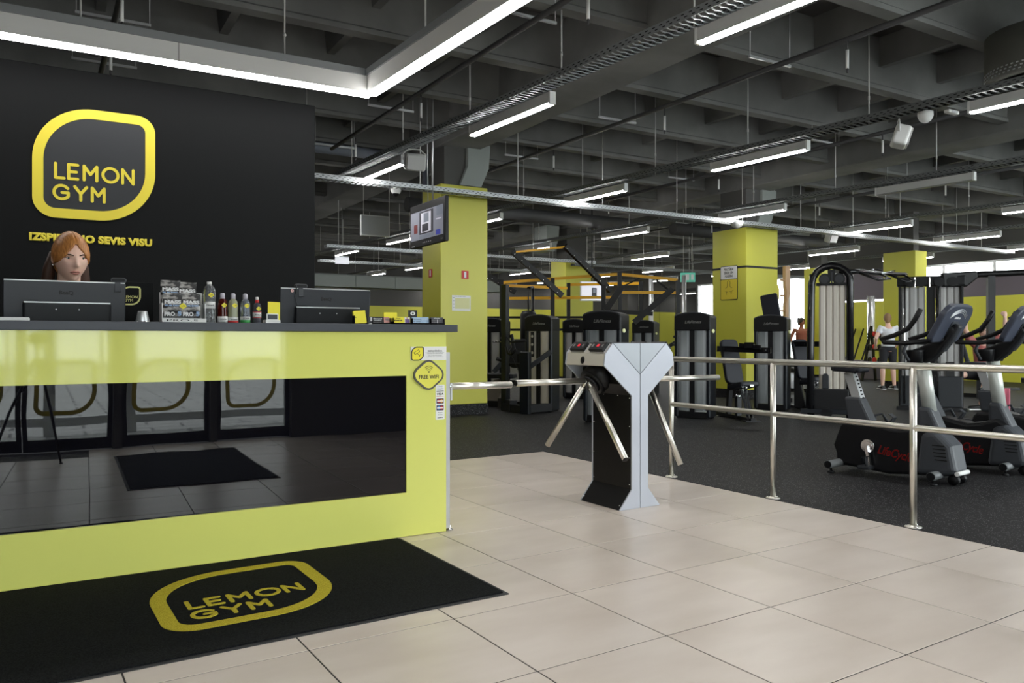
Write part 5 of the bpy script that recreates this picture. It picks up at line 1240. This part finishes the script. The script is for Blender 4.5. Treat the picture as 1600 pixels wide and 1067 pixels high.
for k in range(4):
    bb = MB().tube([(21.0, 14.95+.28*k, -.012), (21.94, 15.1+.28*k, 1.45)], .025, 8).tube([(21.22, 14.99+.28*k, .32), (21.3, 15.0+.28*k, .44)], .05, 8).build('leaning_bar', m_blackpc)
    tag(bb, 'black bar leaning on the yellow facade wall, %s of four from the window' % ('fourth', 'third', 'second', 'first')[k], 'barbell', 'bars leaning on the wall')
# floor-level machines in the far hall
for k, (x, y, rz, lb) in enumerate(((8.0, 16.5, -40, 'far dark strength machine left of the training rig'), (12.2, 15.6, -50, 'far dark strength machine under the white-screened television'), (13.6, 12.2, -60, 'dark strength machine between the two silver posts'), (9.8, 18.2, -45, 'far dark strength machine below the grey-green duct'), (15.3, 9.3, -60, 'dark strength machine between the cable machines and the wall'))):
    f_ = thing('strength_machine', lb, 'gym machine', (x, y, -.012), R(rz), 'far strength machines')
    tower(f_, w=.5, h=1.5 if k != 4 else 1.05, shroud=m_shroudw if k % 2 else m_shroud, knob=False)
    MB().prism(rrect(-.2, -.16, .2, .16, .06), .45, .53, 'xy').build('seat', m_pad, f_, (.75, -.2, 0), bev=.02); MB().box(.70, -.25, 0, .80, -.15, .45).bar((.3, 0, .05), (1.0, -.2, .05), .08, .08).build('seat_post', m_blackpl, f_)
    MB().prism(rrect(-.16, -.3, .16, .3, .06), -.04, .04, 'yz').build('backrest', m_pad, f_, (.52, -.2, .82), (0, R(-14), 0), bev=.02)
rb = thing('resistance_band', 'short black rope lying on the rubber floor beyond the first bike', 'rope', (9.1, 6.6, -.012)); MB().tube([(0, 0, .015), (.2, -.1, .012), (.42, -.14, .03)], .012, 6).build('rope', m_black, rb); MB().tube([(.42, -.14, .03), (.52, -.18, .035)], .024, 8).build('handle', m_blackpl, rb)
tw = thing('towel', 'pink towel hanging on the far machine beside the middle bike', 'towel', (8.93, 4.69, .0), R(-40))
mb = MB(); n = 10
vs = [(-.08+.17*i/n, .02*math.sin(i*1.9)+.01, z) for z in (.20, .35, .52, .60) for i in range(n+1)]+[(-.08+.17*i/n, .09+.02*math.sin(i*1.3), z) for z in (.60, .35) for i in range(n+1)]
mb.add(vs, [(r_*(n+1)+i, r_*(n+1)+i+1, (r_+1)*(n+1)+i+1, (r_+1)*(n+1)+i) for r_ in range(5) for i in range(n)], True)
o = mb.build('cloth', mat('pink_towel', (.55, .14, .20), .9), tw); o.modifiers.new('thick', 'SOLIDIFY').thickness = .008
MB().bar((-.2, .05, .59), (.2, .05, .59), .03, .03).box(-.02, .03, -.012, .02, .07, .58).build('stand', m_blackpc, tw)

# ------------------------------------------------------------------ people
def g2(x, z, x0, z0, sx, sz): return math.exp(-((x-x0)/sx)**2-((z-z0)/sz)**2)
def head_point(d, feat=True):
    dx, dy, dz = d
    x, y, z = .076*dx, .097*dy, .120*dz
    if dz < 0:
        t = -dz
        x *= 1-.36*t**1.6
        y *= (1-.50*t) if dy > 0 else (1-.10*t)
    if dz > 0: x *= 1+.03*math.sin(PI*dz)
    if feat and dy < .05:
        f = min(1.0, max(0.0, (-dy-.05)*3)) if dy < -.05 else 0
        ax = abs(x)
        o = .021*g2(x, z, 0, -.022, .0095, .013)+.012*g2(x, z, 0, .002, .008, .022)+.006*g2(ax, z, .011, -.026, .006, .008)
        o += -.011*g2(ax, z, .031, .012, .015, .010)+.005*g2(ax, z, .030, .031, .022, .008)
        o += .006*g2(x, z, 0, -.053, .020, .0055)+.0065*g2(x, z, 0, -.066, .016, .006)-.004*g2(x, z, 0, -.0595, .024, .003)-.004*g2(x, z, 0, -.079, .018, .006)
        o += .009*g2(x, z, 0, -.100, .020, .016)+.004*g2(ax, z, .048, -.012, .016, .016)
        y -= o*f
    return Vector((x, y, z))
def face_y(x, z):
    # depth of the face surface at x, z (bisect on the sphere direction)
    best = None
    for k in range(60):
        dz = z/.12; s = math.sqrt(max(0, 1-dz*dz))
        a = k/59*1.2
        p = head_point((s*math.sin(a), -s*math.cos(a), dz))
        if best is None or abs(p.x-abs(x)) < best[0]: best = (abs(p.x-abs(x)), p.y)
    return best[1]
def head_grid(nu, nv, fn, keep=None):
    vs = []; fs = []
    D = []
    for i in range(nv+1):
        t = PI*i/nv
        for j in range(nu):
            p = 2*PI*j/nu
            d = (math.sin(t)*math.cos(p), math.sin(t)*math.sin(p), math.cos(t)); D.append(d); vs.append(fn(d))
    for i in range(nv):
        for j in range(nu):
            q = (i*nu+j, (i+1)*nu+j, (i+1)*nu+(j+1) % nu, i*nu+(j+1) % nu)
            if keep and not all(keep(D[k]) for k in q): continue
            fs.append(q)
    return vs, fs
def loft(mb, rings, n=20, mi=0):
    vs = []; fs = []
    for (cx, cy, cz, rx, ry) in rings:
        for j in range(n):
            a = 2*PI*j/n; vs.append((cx+rx*math.cos(a), cy+ry*math.sin(a), cz))
    for i in range(len(rings)-1):
        for j in range(n): fs.append((i*n+j, i*n+(j+1) % n, (i+1)*n+(j+1) % n, (i+1)*n+j))
    mb.add(vs, fs+[list(range(n))[::-1], [(len(rings)-1)*n+j for j in range(n)]], True, mi)
def remesh(o, vox, it=4):
    r = o.modifiers.new('one_skin', 'REMESH'); r.mode = 'VOXEL'; r.voxel_size = vox; r.use_smooth_shade = True
    s = o.modifiers.new('soft', 'SMOOTH'); s.factor = .5; s.iterations = it
    return o
def hand(mb, w, dirv, side, curl=.9):
    # palm, four unequal bent fingers and a thumb leaving the side of the palm
    d = Vector(dirv).normalized(); s = Vector(side).normalized(); n = d.cross(s).normalized()
    w = Vector(w)
    mb.tube([w-d*.01, w+d*.03, w+d*.085], [.024, .036, .034], 10, flat=.45) if False else mb.ball(w+d*.045, (.040, .020, .050), 12, 8, Matrix((s, n, d)).transposed().to_euler())
    for k, L in enumerate((.060, .072, .068, .052)):
        b = w+d*.075+s*(-.029+.019*k)
        c = curl
        p1 = b+d*L*.45*math.cos(c*.4)+n*L*.45*math.sin(c*.4); p2 = p1+d*L*.32*math.cos(c*1.1)+n*L*.32*math.sin(c*1.1); p3 = p2+d*L*.25*math.cos(c*1.7)+n*L*.25*math.sin(c*1.7)
        mb.tube([b-d*.02, b, p1, p2, p3], [.010, .010, .009, .008, .006], 8)
    b = w+d*.025-s*.032
    mb.tube([b+s*.012, b-s*.014+d*.02, b-s*.022+d*.045+n*.012, b-s*.014+d*.065+n*.02], [.013, .012, .010, .007], 8)
def place(parent, M, objs):
    for o in objs: o.parent = parent; o.matrix_local = M
def make_head(t, body_mb, M, hairm, res=(56, 44), detail=True, hair='long'):
    vs, fs = head_grid(res[0], res[1], head_point)
    body_mb.add([M @ v for v in vs], fs, True)
    for s in (-1, 1):
        body_mb.ball(M @ Vector((s*.077, .008, -.004)), (.010, .019, .031), 10, 8, (M.to_3x3().normalized().to_euler()))
    parts = []
    def P(mb, nm, m):
        o = mb.build(nm, m, t); o.matrix_local = M; return o
    if detail:
        for s in (-1, 1):
            x, z = s*.031, .011
            y = face_y(abs(x), z)
            e = P(MB().ball((x, y+.0072, z), (.0135, .0115, .0095), 14, 10), 'eye', mat('eye_white', (.62, .60, .58), .2))
            MB().ball((x+.001, y-.0032, z-.0015), (.0060, .0022, .0062), 12, 8).build('iris', mat('dark_iris', (.015, .010, .008), .1), e)
            MB().tube([(x-.014, y+.003, z+.000), (x-.006, y-.0035, z+.0055), (x+.005, y-.0035, z+.0060), (x+.014, y+.003, z+.001)], [.0008, .0016, .0016, .0008], 6).build('lashes', mat('brow_brown', (.05, .022, .012), .8), e)
            P(MB().tube([(s*.013, face_y(.013, .026)-.0015, .0245), (s*.028, face_y(.028, .031)-.0015, .030), (s*.042, face_y(.042, .030)-.001, .030), (s*.053, face_y(.053, .024)-.001, .025)], [.0020, .0031, .0028, .0011], 6), 'eyebrow', MATS['brow_brown'])
        ly = min(face_y(0.0, -.054), face_y(0.0, -.066))
        P(MB().tube([(-.023, face_y(.023, -.060)-.0005, -.0605), (-.010, ly-.0005, -.0545), (0, ly-.001, -.0560), (.010, ly-.0005, -.0545), (.023, face_y(.023, -.060)-.0005, -.0605)], [.0012, .0034, .0034, .0034, .0012], 8), 'upper_lip', mat('lip', (.45, .16, .13), .45))
        P(MB().tube([(-.021, face_y(.021, -.061)-.0003, -.0615), (-.009, ly+.0002, -.0655), (.009, ly+.0002, -.0655), (.021, face_y(.021, -.061)-.0003, -.0615)], [.0012, .0040, .0040, .0012], 8), 'lower_lip', MATS['lip'])
    def hfn(d):
        p = head_point(d, False); dx, dy, dz = d
        k = 1.10+.03*max(0, dz)
        part = 1-.03*math.exp(-(dx/.03)**2)*(1 if dz > .2 else 0)
        wav = 1+.006*math.sin(26*math.atan2(dz+.4, dx)+3*dy)
        return Vector((p.x*k*wav, p.y*k+.004, p.z*(k*part if dz > 0 else 1.04)))
    def keep(d):
        dx, dy, dz = d
        if dy < -.10: return dz > .60-.85*abs(dx)
        if dy < .25: return dz > -.05-(dy+.1)*1.2
        return True
    hv, hf = head_grid(110, 72, hfn, keep)
    mb = MB(); mb.add(hv, hf, True)
    h = P(mb, 'hair', hairm); so = h.modifiers.new('thick', 'SOLIDIFY'); so.thickness = .012; so.offset = -1
    if hair == 'long':
        mbk = MB()
        for s in (-1, 1): mbk.tube([(s*.055, .060, .02), (s*.075, .072, -.06), (s*.085, .075, -.14), (s*.085, .07, -.23)], [.030, .036, .036, .022], 12, flat=.75)
        mbk.tube([(0, .085, .03), (0, .095, -.08), (0, .10, -.24)], [.05, .06, .04], 12, flat=.5)
        mbk.build('loose_hair', mat('dark_copper_hair', (.05, .02, .01), .6), h)
    elif hair == 'tail':
        MB().tube([(0, .09, .07), (0, .15, .08), (.02, .17, -.02), (.03, .15, -.12)], [.03, .035, .03, .012], 10).build('ponytail', hairm, h)
    return h

# receptionist
rx_, ry_ = .094, 4.99
pr = thing('person', 'person with copper hair and black top looking down behind the computer monitor', 'person', (rx_, ry_, 0), R(10))
body = MB()
HM = Matrix.Translation((0, -.07, 1.575)) @ Euler((R(11), R(-2), R(4))).to_matrix().to_4x4() @ Matrix.Scale(1.09, 4)
loft(body, [(0, .03, .86, .165, .115), (0, .02, 1.0, .145, .10), (0, .015, 1.12, .145, .105), (0, .01, 1.25, .165, .105), (0, .015, 1.34, .17, .085), (0, .01, 1.40, .095, .07), (0, -.015, 1.44, .058, .058), (0, -.045, 1.53, .055, .056)])
for s in (-1, 1):
    sh, el, wr = (s*.165, .02, 1.345), (s*.235, .06, 1.08), (s*.16, -.20, 1.15)
    body.tube([(s*.10, .015, 1.36), sh, ((sh[0]+el[0])/2, .045, 1.21), el, ((el[0]+wr[0])/2, -.06, 1.10), wr], [.06, .055, .047, .040, .036, .027], 12)
    hand(body, wr, (-.15*s, -1, -.05), (1, -.15, 0), .8)
    body.tube([(s*.085, .03, .90), (s*.095, .02, .70), (s*.095, .01, .48), (s*.095, .03, .28), (s*.095, .05, .07)], [.098, .085, .058, .055, .038], 14)
    body.tube([(s*.095, .08, .045), (s*.10, .0, .045), (s*.105, -.11, .03)], [.04, .042, .028], 10)
hh = make_head(pr, body, HM, m_hairred)
bo = remesh(body.build('body', m_skin, pr), .006, 3)
top = MB()
loft(top, [(0, .03, .84, .185, .135), (0, .02, 1.0, .162, .118), (0, .015, 1.12, .160, .120), (0, .01, 1.25, .180, .120), (0, .015, 1.345, .18, .098), (0, .012, 1.405, .105, .082), (0, -.005, 1.435, .074, .072)])
for s in (-1, 1):
    top.tube([(s*.10, .015, 1.35), (s*.168, .02, 1.345), (s*.205, .045, 1.21), (s*.235, .06, 1.08), (s*.20, -.06, 1.10), (s*.166, -.17, 1.13)], [.068, .066, .058, .052, .048, .038], 12)
remesh(top.build('black_top', mat('black_fabric', (.010, .010, .011), .9, spec=.15), pr), .010, 3)
pn = MB()
for s in (-1, 1): pn.tube([(s*.085, .03, .88), (s*.095, .02, .70), (s*.095, .01, .48), (s*.095, .03, .28), (s*.095, .05, .10)], [.112, .097, .072, .066, .055], 14)
loft(pn, [(0, .03, .82, .175, .125), (0, .03, .93, .180, .130)])
remesh(pn.build('trousers', mat('dark_trousers', (.012, .012, .014), .9), pr), .014, 3)
for s in (-1, 1):
    MB().tube([(s*.095, .09, .040), (s*.10, .0, .045), (s*.107, -.13, .032)], [.045, .048, .034], 10).build('shoe', mat('black_shoe', (.012, .012, .012), .5), pr)
er = MB().ball((-.080, .0, -.034), .006, 8, 6).build('earring', m_chrome, pr); er.matrix_local = HM

def simple_person(name_label, loc, rz, joints, topm, botm, hairm, hm, hair='short', shoe=None, skin=m_skin):
    p = thing('person', name_label, 'person', loc, rz)
    J = {k: Vector(v) for k, v in joints.items()}
    b = MB()
    b.tube([J['pelvis']+Vector((0, 0, -.06)), J['pelvis'], J['waist'], J['chest'], J['neck'], J['head']], [.11, .135, .115, .14, .055, .05], 16)
    for s in 'lr':
        b.tube([J['chest']+(J['sh'+s]-J['chest'])*.5, J['sh'+s], (J['sh'+s]+J['el'+s])/2, J['el'+s], (J['el'+s]+J['wr'+s])/2, J['wr'+s]], [.07, .056, .048, .040, .037, .026], 12)
        d = J['wr'+s]-J['el'+s]
        hand(b, J['wr'+s], d, Vector((1, 0, 0)) if abs(d.normalized().x) < .8 else Vector((0, 1, 0)), 1.6 if hair == 'grip' else .6)
        b.tube([J['pelvis']+(J['hip'+s]-J['pelvis'])*.6, J['hip'+s], (J['hip'+s]+J['kn'+s])/2, J['kn'+s], (J['kn'+s]*2+J['an'+s])/3, J['an'+s]], [.09, .098, .08, .055, .056, .036], 14)
        fo = Vector(joints.get('foot', (0, -1, 0))).normalized()
        b.tube([J['an'+s]-fo*.04+Vector((0, 0, -.04)), J['an'+s]+fo*.06+Vector((0, 0, -.045)), J['an'+s]+fo*.17+Vector((0, 0, -.055))], [.036, .036, .024], 10)
        MB().tube([J['an'+s]-fo*.065+Vector((0, 0, -.036)), J['an'+s]+fo*.06+Vector((0, 0, -.042)), J['an'+s]+fo*.19+Vector((0, 0, -.050))], [.040, .042, .030], 10).bar(J['an'+s]-fo*.09+Vector((0, 0, -.075)), J['an'+s]+fo*.215+Vector((0, 0, -.075)), .085, .018, mi=1).build('shoe', [shoe or MATS['black_shoe'], m_paper], p)
    HMx = Matrix.Translation(J['head']+Vector((0, 0, .075))) @ Euler(hm).to_matrix().to_4x4()
    make_head(p, b, HMx, hairm, (36, 28), True, 'tail' if hair == 'tail' else 'none')
    remesh(b.build('body', skin, p), .010, 3)
    if topm:
        tp = MB(); tp.tube([J['pelvis']+(J['waist']-J['pelvis'])*.3, J['waist'], J['chest'], J['chest']+(J['neck']-J['chest'])*.55], [.152, .135, .158, .09], 16)
        if hair != 'tail':
            for s in 'lr': tp.tube([J['chest']+(J['sh'+s]-J['chest'])*.4, J['sh'+s], J['sh'+s]+(J['el'+s]-J['sh'+s])*.5], [.08, .072, .066], 12)
        remesh(tp.build('top', topm, p), .014, 4)
    bt = MB(); bt.tube([J['pelvis']+Vector((0, 0, -.05)), J['pelvis']+(J['waist']-J['pelvis'])*.35], [.14, .148], 16)
    for s in 'lr': bt.tube([J['pelvis']+(J['hip'+s]-J['pelvis'])*.6, J['hip'+s], J['hip'+s]+(J['kn'+s]-J['hip'+s])*(.95 if botm[1] else .8)]+([J['kn'+s]+(J['an'+s]-J['kn'+s])*.85] if botm[1] else []), [.10, .112, .078]+([.055] if botm[1] else []), 14)
    remesh(bt.build('shorts' if not botm[1] else 'leggings', botm[0], p), .014, 4)
    return p
stand = dict(pelvis=(0, 0, .92), waist=(0, 0, 1.08), chest=(0, .01, 1.30), neck=(0, .0, 1.46), head=(0, -.02, 1.53), shl=(-.18, .01, 1.40), shr=(.18, .01, 1.40), ell=(-.27, .08, 1.14), elr=(.30, .06, 1.16), wrl=(-.20, -.08, .96), wrr=(.24, -.10, .98), hipl=(-.09, 0, .90), hipr=(.09, 0, .90), knl=(-.12, -.02, .50), knr=(.14, .04, .50), anl=(-.13, .03, .09), anr=(.17, .10, .09))
m_hairdk = mat('dark_brown_hair', (.03, .018, .012), .5); m_hairbl = mat('light_brown_hair', (.30, .18, .09), .5)
m_tan = mat('reddish_skin', (.36, .13, .07), .55)
simple_person('person with dark tied hair and bare arms standing in front of the bright window', (17.9, 14.7, -.012), R(-35), stand, mat('rust_top', (.30, .09, .05), .8), (mat('navy_leggings', (.03, .035, .10), .8), True), m_hairdk, (R(10), 0, R(20)), 'tail', skin=m_tan)
simple_person('person in white shirt standing turned away behind the handlebar of the nearest bike', (16.5, 11.15, -.012), R(150), stand, mat('white_shirt', (.75, .77, .82), .8), (mat('dark_shorts', (.02, .02, .025), .8), False), m_hairbl, (R(20), 0, R(-20)), 'short')
seat = dict(pelvis=(0, .05, .60), waist=(0, .03, .76), chest=(0, .02, .98), neck=(0, -.01, 1.14), head=(0, -.03, 1.19), shl=(-.19, .02, 1.12), shr=(.19, .02, 1.12), ell=(-.30, -.06, 1.30), elr=(.30, -.06, 1.30), wrl=(-.30, -.04, 1.50), wrr=(.30, -.04, 1.50), hipl=(-.10, .02, .57), hipr=(.10, .02, .57), knl=(-.44, -.26, .56), knr=(-.10, -.42, .56), anl=(-.60, -.30, .10), anr=(-.20, -.45, .10), foot=(-1, -.25, 0))
simple_person('person with raised arms seated at the pulldown bar behind the middle bike', (13.29, 7.26, -.012), R(-42), seat, mat('faded_red_top', (.50, .16, .15), .8), (mat('black_shorts', (.015, .015, .018), .8), False), m_hairdk, (R(5), 0, 0), 'grip')
